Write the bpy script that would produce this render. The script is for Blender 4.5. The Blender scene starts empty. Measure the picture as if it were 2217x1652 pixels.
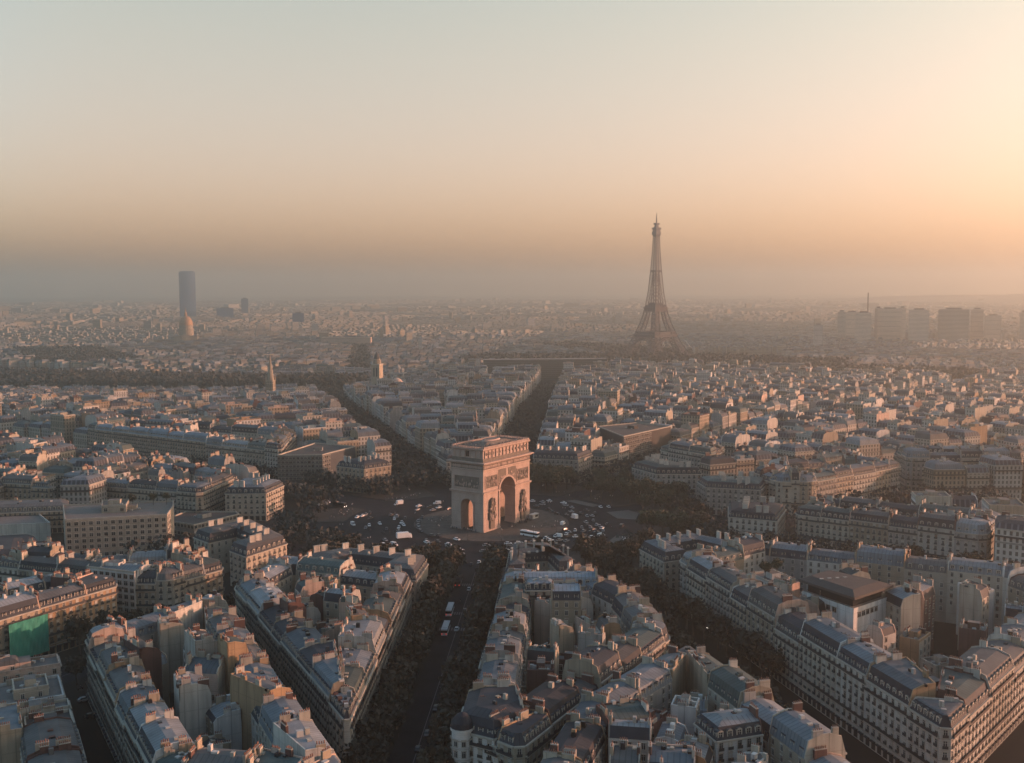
import bpy, bmesh, math, random
from mathutils import Vector, Matrix
R = math.radians
sc = bpy.context.scene
col = sc.collection
rnd = random.Random(7)

# ------------------------------------------------------------------ camera
CAMX, CAMY, CAMZ = -116.765, 608.956, 141.376
cam_d = bpy.data.cameras.new("camera")
cam = bpy.data.objects.new("camera", cam_d)
col.objects.link(cam)
cam_d.sensor_width = 36.0
cam_d.lens = 36.0 * 2271.1 / 2217.0
cam_d.clip_start = 1.0
cam_d.clip_end = 60000.0
cam.rotation_mode = 'XYZ'
cam.location = (CAMX, CAMY, CAMZ)
cam.rotation_euler = (R(90 - 5.171), R(0.178), R(-170.326))
sc.camera = cam

# ------------------------------------------------------------------ light
SUN_AZ, SUN_EL = 250.0, 8.5
world = bpy.data.worlds.new("World")
sc.world = world
world.use_nodes = True
wn, wl = world.node_tree.nodes, world.node_tree.links
bg = wn["Background"]
sky = wn.new("ShaderNodeTexSky")
sky.sky_type = 'NISHITA'
sky.sun_disc = False
sky.sun_elevation = R(SUN_EL)
sky.sun_rotation = R(SUN_AZ)
sky.altitude = 100.0
sky.air_density = 1.0
sky.dust_density = 3.4
sky.ozone_density = 1.5
sky_gamma = wn.new("ShaderNodeGamma")          # softens the contrast of the sky, as the phone camera did
sky_gamma.inputs[1].default_value = 0.72
sky_tint = wn.new("ShaderNodeMix")
sky_tint.data_type, sky_tint.blend_type = 'RGBA', 'MULTIPLY'
sky_tint.inputs[0].default_value = 1.0
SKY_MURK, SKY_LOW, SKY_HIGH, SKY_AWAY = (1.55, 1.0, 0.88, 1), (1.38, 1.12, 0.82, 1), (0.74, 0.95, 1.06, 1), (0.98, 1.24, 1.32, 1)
sky_dir = wn.new("ShaderNodeTexCoord")         # warm murk low over the city; bluer tint overhead added for light on roofs
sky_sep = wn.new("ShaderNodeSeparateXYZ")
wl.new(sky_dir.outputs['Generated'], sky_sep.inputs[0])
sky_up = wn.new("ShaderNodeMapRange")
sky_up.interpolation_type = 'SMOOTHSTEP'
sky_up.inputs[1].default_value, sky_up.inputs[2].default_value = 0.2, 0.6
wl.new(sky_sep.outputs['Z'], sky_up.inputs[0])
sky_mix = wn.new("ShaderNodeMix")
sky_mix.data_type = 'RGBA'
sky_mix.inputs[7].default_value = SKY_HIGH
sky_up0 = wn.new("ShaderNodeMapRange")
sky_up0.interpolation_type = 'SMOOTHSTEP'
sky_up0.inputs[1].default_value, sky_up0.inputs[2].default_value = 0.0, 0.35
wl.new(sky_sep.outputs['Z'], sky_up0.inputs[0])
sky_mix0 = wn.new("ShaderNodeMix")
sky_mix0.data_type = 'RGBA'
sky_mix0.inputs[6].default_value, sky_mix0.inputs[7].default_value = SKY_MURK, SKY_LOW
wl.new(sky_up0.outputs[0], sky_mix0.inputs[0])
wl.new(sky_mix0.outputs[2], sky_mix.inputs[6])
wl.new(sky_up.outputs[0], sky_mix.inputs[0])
sky_dot = wn.new("ShaderNodeVectorMath")       # added tint away from the sun, bluer and raised to light shaded walls
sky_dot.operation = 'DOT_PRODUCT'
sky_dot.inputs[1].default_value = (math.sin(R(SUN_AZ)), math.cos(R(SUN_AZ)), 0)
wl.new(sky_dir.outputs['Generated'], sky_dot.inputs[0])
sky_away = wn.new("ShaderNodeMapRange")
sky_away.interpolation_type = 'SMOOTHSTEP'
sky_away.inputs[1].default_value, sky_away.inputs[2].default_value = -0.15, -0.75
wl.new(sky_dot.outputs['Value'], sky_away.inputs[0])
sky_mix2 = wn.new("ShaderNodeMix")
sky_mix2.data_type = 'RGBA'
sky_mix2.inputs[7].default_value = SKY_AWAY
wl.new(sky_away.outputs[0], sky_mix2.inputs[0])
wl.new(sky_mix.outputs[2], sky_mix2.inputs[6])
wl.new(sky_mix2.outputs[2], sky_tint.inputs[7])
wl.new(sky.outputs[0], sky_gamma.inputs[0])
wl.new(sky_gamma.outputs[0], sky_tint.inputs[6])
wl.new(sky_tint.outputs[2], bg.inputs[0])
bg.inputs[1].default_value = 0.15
sun_d = bpy.data.lights.new("sun", 'SUN')
sun_d.energy = 3.6
sun_d.angle = R(0.6)
sun_d.color = (1.0, 0.46, 0.3)
sun = bpy.data.objects.new("sun", sun_d)
col.objects.link(sun)
sd = Vector((math.sin(R(SUN_AZ)) * math.cos(R(SUN_EL)), math.cos(R(SUN_AZ)) * math.cos(R(SUN_EL)), math.sin(R(SUN_EL))))
sun.rotation_euler = (-sd).to_track_quat('-Z', 'Y').to_euler()
vs = sc.view_settings
sc.display_settings.display_device = 'sRGB'
vs.view_transform = 'Standard'
vs.look = 'None'
vs.exposure = 1.4
vs.gamma = 1.0
vs.use_curve_mapping = False
cy = sc.cycles
cy.max_bounces = 4
cy.diffuse_bounces = 2
cy.glossy_bounces = 2
cy.transmission_bounces = 2
cy.volume_bounces = 1
cy.transparent_max_bounces = 4
cy.caustics_reflective = False
cy.caustics_refractive = False
cy.use_denoising = True
HAZE_D, HAZE_COL, HAZE_G = 0.0002, (0.655, 0.705, 0.66), 0.73

# ------------------------------------------------------------------ materials
def _mul(nt, a, b):
    m = nt.nodes.new("ShaderNodeMath"); m.operation = 'MULTIPLY'
    for k, v in ((0, a), (1, b)):
        if isinstance(v, (int, float)): m.inputs[k].default_value = v
        else: nt.links.new(v, m.inputs[k])
    return m.outputs[0]
def _math(nt, op, a, b=0.0, c=None):
    m = nt.nodes.new("ShaderNodeMath"); m.operation = op
    for k, v in ((0, a), (1, b), (2, c)):
        if v is None: continue
        if isinstance(v, (int, float)): m.inputs[k].default_value = v
        else: nt.links.new(v, m.inputs[k])
    return m.outputs[0]
def _map(nt, v, lo, hi):
    m = nt.nodes.new("ShaderNodeMapRange")
    m.inputs[3].default_value, m.inputs[4].default_value = lo, hi
    nt.links.new(v, m.inputs[0])
    return m.outputs[0]
def material(name, c, rough=0.85, metal=0.0, var=0.3, scale=0.35, rand=0.25, pattern=None, emit=0, spec=None, bump=0, zs=0.45):
    m = bpy.data.materials.new(name); m.use_nodes = True
    nt = m.node_tree; b = nt.nodes['Principled BSDF']
    b.inputs['Roughness'].default_value = rough
    b.inputs['Metallic'].default_value = metal
    if spec is not None: b.inputs['Specular IOR Level'].default_value = spec
    geo = nt.nodes.new("ShaderNodeNewGeometry")
    n1 = nt.nodes.new("ShaderNodeTexNoise"); n1.inputs['Scale'].default_value = scale; n1.inputs['Detail'].default_value = 5
    mp = nt.nodes.new("ShaderNodeMapping"); mp.inputs['Scale'].default_value = (1, 1, zs)
    nt.links.new(geo.outputs['Position'], mp.inputs[0]); nt.links.new(mp.outputs[0], n1.inputs['Vector'])
    f = _map(nt, n1.outputs[0], 1 - 1.4 * var, 1 + 1.4 * var)
    oi = nt.nodes.new("ShaderNodeObjectInfo")
    f = _mul(nt, f, _map(nt, oi.outputs['Random'], 1 - rand, 1 + rand))
    if pattern:
        cr = nt.nodes.new("ShaderNodeVectorMath"); cr.operation = 'CROSS_PRODUCT'; cr.inputs[1].default_value = (0, 0, 1)
        nt.links.new(geo.outputs['True Normal'], cr.inputs[0])
        nm = nt.nodes.new("ShaderNodeVectorMath"); nm.operation = 'NORMALIZE'; nt.links.new(cr.outputs[0], nm.inputs[0])
        dt = nt.nodes.new("ShaderNodeVectorMath"); dt.operation = 'DOT_PRODUCT'
        nt.links.new(geo.outputs['Position'], dt.inputs[0]); nt.links.new(nm.outputs[0], dt.inputs[1])
        sx = nt.nodes.new("ShaderNodeSeparateXYZ"); nt.links.new(geo.outputs['Position'], sx.inputs[0])
        u, z = dt.outputs['Value'], sx.outputs['Z']
        def band(v, period, lo, hi):
            fr = _math(nt, 'FRACT', _math(nt, 'MULTIPLY', v, 1.0 / period))
            return _mul(nt, _math(nt, 'GREATER_THAN', fr, lo), _math(nt, 'LESS_THAN', fr, hi))
        if pattern == 'windows':
            w = _mul(nt, band(u, 2.7, 0.28, 0.74), band(z, 3.2, 0.2, 0.82))
            w = _math(nt, 'MAXIMUM', _mul(nt, w, 0.82), _mul(nt, band(z, 12.8, 0.46, 0.53), 0.5))
        elif pattern == 'flues':
            w = _math(nt, 'MAXIMUM', _mul(nt, band(u, 3.9, 0.1, 0.19), 0.3), _mul(nt, band(z, 5.7, 0.0, 0.05), 0.15))
        elif pattern == 'dormers':
            w = _math(nt, 'MULTIPLY', band(u, 2.7, 0.3, 0.62), -2.2)
        elif pattern == 'stripes':
            w = _mul(nt, band(z, 3.4, 0.3, 0.85), 0.75)
        elif pattern == 'seams':
            w = _mul(nt, band(u, 1.5, 0.0, 0.2), 0.34)
        elif pattern == 'courses':
            w = _math(nt, 'MAXIMUM', _mul(nt, band(z, 0.62, 0.0, 0.12), 0.22), _mul(nt, band(z, 6.3, 0.66, 0.7), 0.25))
        f = _mul(nt, f, _math(nt, 'SUBTRACT', 1.0, w))
    mx = nt.nodes.new("ShaderNodeVectorMath"); mx.operation = 'SCALE'
    mx.inputs[0].default_value = c
    nt.links.new(f, mx.inputs['Scale'])
    nt.links.new(mx.outputs[0], b.inputs['Base Color'])
    if bump:
        bp = nt.nodes.new("ShaderNodeBump"); bp.inputs['Strength'].default_value = bump; bp.inputs['Distance'].default_value = 0.3
        n2 = nt.nodes.new("ShaderNodeTexNoise"); n2.inputs['Scale'].default_value = scale * 6
        nt.links.new(geo.outputs['Position'], n2.inputs['Vector']); nt.links.new(n2.outputs[0], bp.inputs['Height'])
        nt.links.new(bp.outputs[0], b.inputs['Normal'])
    if emit:
        b.inputs['Emission Color'].default_value = (*c, 1); b.inputs['Emission Strength'].default_value = emit
    return m
WALLC = dict(cream=(0.3, 0.266, 0.214), grey=(0.235, 0.225, 0.208), tan=(0.25, 0.205, 0.15), pale=(0.36, 0.338, 0.3), ochre=(0.25, 0.165, 0.095), white=(0.42, 0.41, 0.39), brick=(0.075, 0.036, 0.03), black=(0.035, 0.031, 0.028), glassy=(0.045, 0.05, 0.055), pink=(0.4, 0.29, 0.23))
ROOFC = {'blue-grey': (0.1, 0.118, 0.132), 'slate-dark': (0.035, 0.038, 0.044), 'brown-grey': (0.084, 0.085, 0.084), 'pale zinc': (0.165, 0.18, 0.19), 'green-grey': (0.058, 0.08, 0.078), 'blue-white': (0.16, 0.195, 0.225)}
M = {}
for k, c in WALLC.items():
    M[k] = material(k + '_stone', c, var=0.28, rand=0.16, pattern='courses')
    M[k + '_plain'] = material(k + '_render', c, var=0.42, scale=0.5, rand=0.2, pattern='flues', zs=0.14)
    M[k + '_far'] = material(k + '_stone_with_windows', c, var=0.3, rand=0.16, pattern='windows')
for k, c in ROOFC.items():
    M[k] = material(k.replace(' ', '_') + '_zinc', c, rough=0.72, var=0.38, scale=0.25, rand=0.25, pattern='seams', spec=0.2)
M['slate'] = material('slate', (0.026, 0.03, 0.038), rough=0.7, var=0.3, rand=0.25, spec=0.2)
M['slate_far'] = material('slate_with_dormers', (0.03, 0.034, 0.042), rough=0.7, var=0.3, rand=0.2, spec=0.2, pattern='dormers')
M['trim'] = material('pale_stone_trim', (0.3, 0.275, 0.23), var=0.25, rand=0.1)
M['glass'] = material('window_glass', (0.016, 0.017, 0.02), rough=0.25, var=0.2, rand=0.8, spec=0.3)
M['frame'] = material('white_window_frame', (0.34, 0.33, 0.31), var=0.1)
M['iron'] = material('black_iron', (0.018, 0.018, 0.02), rough=0.6)
M['pot'] = material('terracotta_pot', (0.22, 0.11, 0.075), rand=0.35)
M['gravel'] = material('roof_gravel', (0.11, 0.1, 0.092), var=0.3)
M['darkroof'] = material('dark_bitumen_roof', (0.05, 0.042, 0.038), var=0.3)
M['asphalt'] = material('asphalt', (0.023, 0.023, 0.026), spec=0.05, var=0.42, scale=0.16, rand=0)
M['ground'] = material('city_ground', (0.024, 0.022, 0.02), spec=0.05, var=0.3, scale=0.03, rand=0)
M['paving'] = material('pavement_stone', (0.05, 0.046, 0.042), spec=0.05, var=0.25, scale=0.12, rand=0)
M['plaza'] = material('plaza_setts', (0.085, 0.075, 0.066), spec=0.05, var=0.4, scale=0.3, rand=0)
M['gravelpath'] = material('pale_gravel_path', (0.07, 0.064, 0.055), var=0.25, scale=0.1, rand=0)
M['paint'] = material('road_paint', (0.13, 0.13, 0.135), var=0.4, scale=0.8, rand=0)
M['bark'] = material('bark', (0.05, 0.04, 0.032))
M['leaf_green'] = material('dark_green_leaves', (0.03, 0.036, 0.018), var=0.4, rand=0.35)
M['leaf_brown'] = material('russet_leaves', (0.026, 0.021, 0.012), var=0.4, rand=0.35)
M['leaf_far'] = material('distant_leaves', (0.02, 0.024, 0.022), var=0.4, scale=0.05, rand=0.1)
M['arc'] = material('arch_limestone', (0.34, 0.25, 0.208), var=0.24, scale=0.25, rand=0, pattern='courses', bump=0.15)
M['arc_dark'] = material('shade_dark_limestone', (0.115, 0.092, 0.074), var=0.45, scale=0.6, rand=0)  # limestone darkened as painted shade so the carved grooves look deeper
M['tower_iron'] = material('brown_painted_iron', (0.072, 0.066, 0.07), var=0.2, scale=0.05, rand=0)
M['net'] = material('green_net', (0.02, 0.17, 0.125), var=0.3, scale=0.5, rand=0)
M['blueglass'] = material('dark_blue_glass', (0.035, 0.13, 0.27), rough=0.5, var=0.2, scale=0.02, rand=0, pattern='stripes')
M['gold'] = material('gilded_dome', (0.3, 0.17, 0.08), rough=0.6, metal=0.1, var=0.2)
M['towergrey'] = material('tower_concrete', (0.5, 0.45, 0.38), var=0.2, scale=0.03, pattern='stripes')
M['towerwarm'] = material('tower_warm_concrete', (0.55, 0.46, 0.36), var=0.2, scale=0.03, pattern='windows')
M['curtain'] = material('dark_curtain_wall', (0.05, 0.055, 0.055), rough=0.35, var=0.2, pattern='stripes')
M['car_white'] = material('white_car_paint', (0.62, 0.62, 0.61), rough=0.35, var=0.03, rand=0.12)
M['car_grey'] = material('grey_car_paint', (0.2, 0.205, 0.21), rough=0.35, var=0.03, rand=0.35)
M['car_dark'] = material('dark_car_paint', (0.025, 0.026, 0.03), rough=0.3, var=0.03, rand=0.3)
M['tyre'] = material('tyre_rubber', (0.02, 0.02, 0.02))
M['carglass'] = material('car_glass', (0.015, 0.017, 0.02), rough=0.1, var=0, rand=0)
M['red_light'] = material('lit_tail_light', (1.0, 0.08, 0.05), emit=0.35, var=0, rand=0)
M['white_light'] = material('lit_head_light', (1.0, 0.92, 0.8), emit=1.6, var=0, rand=0)
M['skin'] = material('skin', (0.4, 0.26, 0.19), var=0.05)
M['cloth_dark'] = material('dark_cloth', (0.03, 0.03, 0.035), rand=0.4)
M['cloth_blue'] = material('blue_cloth', (0.06, 0.08, 0.13), rand=0.4)
M['cloth_pale'] = material('pale_cloth', (0.3, 0.28, 0.26), rand=0.4)
M['red_cloth'] = material('red_awning', (0.3, 0.03, 0.03))
M['hill'] = material('far_wooded_hill', (0.06, 0.06, 0.05), var=0.3, scale=0.004, rand=0)

# ------------------------------------------------------------------ helpers
class MB:
    def __init__(s): s.v, s.f, s.m, s.mats = [], [], [], []
    def mi(s, m):
        if m not in s.mats: s.mats.append(m)
        return s.mats.index(m)
    def poly(s, pts, m):
        n = len(s.v); s.v += [tuple(p) for p in pts]; s.f.append(tuple(range(n, n + len(pts)))); s.m.append(s.mi(m))
    def hexa(s, b, t, m, top=None):
        n = len(s.v); k = len(b); s.v += [tuple(p) for p in b] + [tuple(p) for p in t]; i = s.mi(m)
        for a in range(k):
            c = (a + 1) % k; s.f.append((n + a, n + c, n + k + c, n + k + a)); s.m.append(i)
        s.f.append(tuple(n + k + a for a in range(k))); s.m.append(s.mi(top) if top else i)
        s.f.append(tuple(n + a for a in reversed(range(k)))); s.m.append(i)
    def prism(s, pts, z0, z1, m, top=None):
        s.hexa([(p[0], p[1], z0) for p in pts], [(p[0], p[1], z1) for p in pts], m, top)
    def box(s, x0, x1, y0, y1, z0, z1, m, top=None):
        s.prism([(x0, y0), (x1, y0), (x1, y1), (x0, y1)], z0, z1, m, top)
    def beam(s, a, b, w, m, w2=None):
        a, b = Vector(a), Vector(b); d = (b - a)
        if d.length < 1e-6: return
        d.normalize(); up = Vector((0, 0, 1)) if abs(d.z) < 0.95 else Vector((1, 0, 0))
        x = d.cross(up).normalized(); y = x.cross(d); w2 = w2 or w
        s.hexa([a + x * i * w / 2 + y * j * w / 2 for i, j in ((-1, -1), (1, -1), (1, 1), (-1, 1))], [b + x * i * w2 / 2 + y * j * w2 / 2 for i, j in ((-1, -1), (1, -1), (1, 1), (-1, 1))], m)
    def lathe(s, prof, m, n=16, cx=0, cy=0, rot=0):
        for k in range(len(prof) - 1):
            (r0, z0), (r1, z1) = prof[k], prof[k + 1]
            for a in range(n):
                t0, t1 = rot + 2 * math.pi * a / n, rot + 2 * math.pi * (a + 1) / n
                q = [(cx + r0 * math.cos(t0), cy + r0 * math.sin(t0), z0), (cx + r0 * math.cos(t1), cy + r0 * math.sin(t1), z0), (cx + r1 * math.cos(t1), cy + r1 * math.sin(t1), z1), (cx + r1 * math.cos(t0), cy + r1 * math.sin(t0), z1)]
                if r1 < 1e-4: q = q[:3]
                if r0 < 1e-4: q = [q[0], q[2], q[3]]
                s.poly(q, m)
    def blob(s, c, r, m, seg=6):
        for i in range(3):
            for a in range(seg):
                def P(i, a):
                    th = math.pi * i / 3; ph = 2 * math.pi * a / seg
                    return (c[0] + r[0] * math.sin(th) * math.cos(ph), c[1] + r[1] * math.sin(th) * math.sin(ph), c[2] + r[2] * math.cos(th))
                q = [P(i, a), P(i + 1, a), P(i + 1, a + 1), P(i, a + 1)]
                if i == 0: q = [q[0], q[1], q[2]]
                if i == 2: q = [q[0], q[1], q[3]]
                s.poly(q, m)
    def mesh(s, name, off=(0, 0, 0)):
        me = bpy.data.meshes.new(name)
        ox, oy, oz = off
        me.from_pydata([(v[0] - ox, v[1] - oy, v[2] - oz) for v in s.v], [], s.f)
        for m in s.mats: me.materials.append(M[m])
        me.polygons.foreach_set('material_index', s.m)
        me.update()
        return me
    def build(s, name, parent=None, off=(0, 0, 0), loc=(0, 0, 0)):
        return obj(name, s.mesh(name, off), parent, loc)
def fixn(me):
    bm = bmesh.new(); bm.from_mesh(me); bmesh.ops.remove_doubles(bm, verts=bm.verts, dist=1e-4); bmesh.ops.recalc_face_normals(bm, faces=bm.faces); bm.to_mesh(me); bm.free(); return me
def obj(name, me, parent=None, loc=(0, 0, 0), rz=0.0):
    o = bpy.data.objects.new(name, me); o.location = loc; o.rotation_euler = (0, 0, rz)
    if parent: o.parent = parent
    col.objects.link(o)
    return o
LABELS = {}
def tag(o, label, cat, group=None, share=False):
    k = label.lower()
    if k in LABELS and not share: print('DUPLICATE LABEL', label)
    if len(label.split()) > 16 or len(label.split()) < 4: print('LABEL LENGTH', label)
    LABELS[k] = 1
    o['label'] = label; o['category'] = cat
    if group: o['group'] = group
    return o
def thing(name, loc, label, cat, group=None, rz=0.0, share=False):
    return tag(obj(name, None, None, loc, rz), label, cat, group, share)
def structure(o): o['kind'] = 'structure'; return o
def stuff(o): o['kind'] = 'stuff'; return o
ORD = 'first second third fourth fifth sixth seventh eighth ninth tenth eleventh twelfth thirteenth fourteenth fifteenth sixteenth seventeenth eighteenth nineteenth twentieth'.split()
def nth(k):
    if k < 20: return ORD[k]
    t = ('twenty thirty forty fifty sixty seventy eighty ninety'.split())[(k + 1) // 10 - 2]
    return t + '-' + ORD[(k + 1) % 10 - 1] if (k + 1) % 10 else t.replace('ty', 'tieth')
def area(p): return 0.5 * sum(p[i][0] * p[(i + 1) % len(p)][1] - p[(i + 1) % len(p)][0] * p[i][1] for i in range(len(p)))
def inset(p, d):
    n = len(p); L = []
    for i in range(n):
        (x0, y0), (x1, y1) = p[i], p[(i + 1) % n]
        dx, dy = x1 - x0, y1 - y0; l = math.hypot(dx, dy) or 1e-9
        dx, dy = dx / l, dy / l
        L.append((x0 - dy * d[i], y0 + dx * d[i], dx, dy))
    out = []
    for i in range(n):
        ax, ay, adx, ady = L[i - 1]; bx, by, bdx, bdy = L[i]
        cr = adx * bdy - ady * bdx
        if abs(cr) < 0.05: out.append((bx, by)); continue
        t = ((bx - ax) * bdy - (by - ay) * bdx) / cr
        out.append((ax + adx * t, ay + ady * t))
    return out
def inside(p, q):
    c = False; n = len(p)
    for i in range(n):
        (x0, y0), (x1, y1) = p[i], p[i - 1]
        if (y0 > q[1]) != (y1 > q[1]) and q[0] < (x1 - x0) * (q[1] - y0) / (y1 - y0) + x0: c = not c
    return c
def centre(p): return (sum(a[0] for a in p) / len(p), sum(a[1] for a in p) / len(p))
def sm(a, b, x):
    t = min(1, max(0, (x - a) / (b - a))); return t * t * (3 - 2 * t)
def gz(x, y):
    if y > 0: return 0.0
    r = math.hypot(x, y); return -25.0 * sm(320, 1250, r) * (1 - sm(2000, 3600, r))
def camdist(x, y): return math.hypot(x - CAMX, y - CAMY)
def in_view(x, y, pad=0.0):
    a = math.degrees(math.atan2(x - CAMX, y - CAMY)) % 360
    d = camdist(x, y); return abs(a - 170.3) < 26.6 + math.degrees(math.atan2(pad + 6, max(d, 1)))

# ------------------------------------------------------------------ setting: ground, roads, pavements
def pol(r, az): return (r * math.sin(R(az)), r * math.cos(R(az)))
AX = {'champs': 115.0, 'marceau': None, 'iena': 174.2, 'kleber': 205.0, 'hugo': 236.0, 'foch': 259.0, 'armee': 295.0, 'carnot': 331.0, 'mahon': 353.4, 'wagram': 21.8, 'hoche': 51.0, 'friedland': 77.0}
HALF = {'champs': 34, 'marceau': 20, 'iena': 20, 'kleber': 18, 'hugo': 17, 'foch': 58, 'armee': 34, 'carnot': 19, 'mahon': 18, 'wagram': 18, 'hoche': 18, 'friedland': 18}
MARC = [(0, 0), (62, -108), (135, -240), (231, -444), (335, -680), (420, -900)]
def axaz(k, r):
    if k != 'marceau': return AX[k]
    for i in range(len(MARC) - 1):
        r0, r1 = math.hypot(*MARC[i]), math.hypot(*MARC[i + 1])
        if r <= r1 or i == len(MARC) - 2:
            t = (r - r0) / (r1 - r0); x = MARC[i][0] + t * (MARC[i + 1][0] - MARC[i][0]); y = MARC[i][1] + t * (MARC[i + 1][1] - MARC[i][1])
            return math.degrees(math.atan2(x, y))
mb = MB()
rings = [0, 60, 130, 220, 330, 450, 600, 800, 1000, 1300, 1700, 2300, 3000, 3800, 5000, 8000, 12000, 16500]
NS = 72
for i in range(len(rings) - 1):
    for a in range(NS):
        def gp(r, a):
            x, y = pol(r, a * 360.0 / NS); return (x, y, gz(x, y) - 0.02)
        q = [gp(rings[i], a), gp(rings[i], a + 1), gp(rings[i + 1], a + 1), gp(rings[i + 1], a)]
        mb.poly((q[1:] if i == 0 else q)[::-1], 'ground')
structure(mb.build('ground'))
def strip(name, pts, w, m, z, off=0.0):
    mb = MB()
    for i in range(len(pts) - 1):
        (x0, y0), (x1, y1) = pts[i], pts[i + 1]; l = math.hypot(x1 - x0, y1 - y0); nx, ny = (y1 - y0) / l, -(x1 - x0) / l
        a, b = off - w / 2, off + w / 2
        mb.poly([(x0 + nx * b, y0 + ny * b, gz(x0, y0) + z), (x1 + nx * b, y1 + ny * b, gz(x1, y1) + z), (x1 + nx * a, y1 + ny * a, gz(x1, y1) + z), (x0 + nx * a, y0 + ny * a, gz(x0, y0) + z)], m)
    return structure(mb.build(name))
def axpts(k, r0, r1, n=14): return [pol(r0 + (r1 - r0) * i / n, axaz(k, r0 + (r1 - r0) * i / n)) for i in range(n + 1)]
ROADW = {'champs': 26, 'foch': 30, 'armee': 24}
zz = 0.02
for k in AX:
    zz += 0.006
    strip('avenue_road', axpts(k, 90, 330 if k in ('carnot', 'mahon', 'wagram', 'hoche', 'friedland') else 900), ROADW.get(k, 15), 'asphalt', zz)
def ring_sheet(name, r0, r1, m, z0, z1=None, n=96):
    mb = MB()
    for a in range(n):
        t0, t1 = 360.0 * a / n, 360.0 * (a + 1) / n
        p, q, s_, t = pol(r0, t0), pol(r1, t0), pol(r1, t1), pol(r0, t1)
        if z1 is None: mb.poly([(*p, z0), (*t, z0), (*s_, z0), (*q, z0)] if r0 > 0.1 else [(*p, z0), (*s_, z0), (*q, z0)], m)
        else:
            mb.poly([(*p, z1), (*t, z1), (*s_, z1), (*q, z1)] if r0 > 0.1 else [(*p, z1), (*s_, z1), (*q, z1)], m)
            mb.poly([(*q, z0), (*q, z1), (*s_, z1), (*s_, z0)][::-1], m)
    return structure(mb.build(name))
ring_sheet('roundabout_road', 44, 91, 'asphalt', 0.11)
ring_sheet('roundabout_pavement', 0, 46.5, 'plaza', 0.0, 0.24)
mb = MB()
for k in range(12):                                           # pale radiating bands in the plaza paving
    for r in (27, 36, 43):
        a = k * 30 + 10.4; x, y = pol(r, a)
        t = R(a); e = (math.sin(t), math.cos(t)); f = (math.cos(t), -math.sin(t))
        mb.poly([(x + e[0] * i * 2.6 + f[0] * j * 0.5, y + e[1] * i * 2.6 + f[1] * j * 0.5, 0.246) for i, j in ((-1, -1), (-1, 1), (1, 1), (1, -1))][::-1], 'gravelpath')
structure(mb.build('plaza_paving_band'))
# raised pavements between the mouths of the avenues, and the traffic islands
names = list(AX)
for i, k in enumerate(names):
    k2 = names[(i + 1) % 12]
    a0, a1 = axaz(k, 105), axaz(k2, 105)
    if a1 < a0: a1 += 360
    mb = MB(); n = 8
    def edge(r):
        w0, w1 = ROADW.get(k, 15) / 2 + 1.5, ROADW.get(k2, 15) / 2 + 1.5
        b0 = a0 + math.degrees(math.asin(w0 / r)); b1 = a1 - math.degrees(math.asin(w1 / r))
        return [pol(r, b0 + (b1 - b0) * j / n) for j in range(n + 1)]
    e0, e1 = edge(89.5), edge(130)
    mb.prism(e0[::-1] + e1, 0.0, 0.25, 'paving')
    structure(mb.build('pavement'))
for pts in ([(-66, -40), (-74, -23), (-85, -22), (-86, -40), (-79, -48)], [(-73, 36), (-76, 22), (-84, 24), (-84, 36), (-78, 42)], [(-37, -70), (-56, -54), (-60, -60), (-42, -75)]):
    mb = MB()
    if area(pts) < 0: pts = pts[::-1]
    mb.prism(pts, 0.0, 0.27, 'gravelpath'); structure(mb.build('traffic_island_pavement'))
# markings
mb = MB()
def stripe(cx, cy, az, l, w, z=0.2):
    t = R(az); e = (math.sin(t), math.cos(t)); f = (math.cos(t), -math.sin(t))
    mb.poly([(cx + e[0] * i * l / 2 + f[0] * j * w / 2, cy + e[1] * i * l / 2 + f[1] * j * w / 2, z) for i, j in ((-1, -1), (-1, 1), (1, 1), (1, -1))][::-1], 'paint')
for r in (132, 176, 197): 
    for s_ in range(-7, 8):
        x, y = pol(r, AX['mahon']); t = R(AX['mahon'])
        stripe(x + math.cos(t) * s_ * 1.0, y - math.sin(t) * s_ * 1.0, AX['mahon'], 3.6, 0.5)
for k, r1 in (('mahon', 330), ('carnot', 330), ('wagram', 300)):
    x, y = pol((105 + r1) / 2, AX[k]); stripe(x, y, AX[k], r1 - 105, 0.22)
for (x, y) in ((97, 300), (104, 302)):
    for s_ in range(4): stripe(x - s_ * 1.1, y + s_ * 0.5, 25, 3, 0.5)
structure(mb.build('road_marking'))
mb = MB()
for (x0, y0), h in (((-2600, -8600), 60), ((-3600, -8000), 100), ((-4700, -7300), 135), ((-5900, -6900), 130), ((-7200, -6200), 90)):
    n = 14; rr = 1500
    for i in range(n):
        for j in range(5):
            def hp(i, j):
                r = rr * (1 - j / 5); z = h * (1 - (r / rr) ** 2) * (1 + 0.1 * math.sin(i * 2.1)); a = 2 * math.pi * i / n
                return (x0 + r * math.cos(a) * 1.2, y0 + r * math.sin(a), z - 2)
            mb.poly([hp(i, j), hp(i + 1, j), hp(i + 1, j + 1), hp(i, j + 1)], 'hill')
structure(mb.build('hills'))

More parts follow.
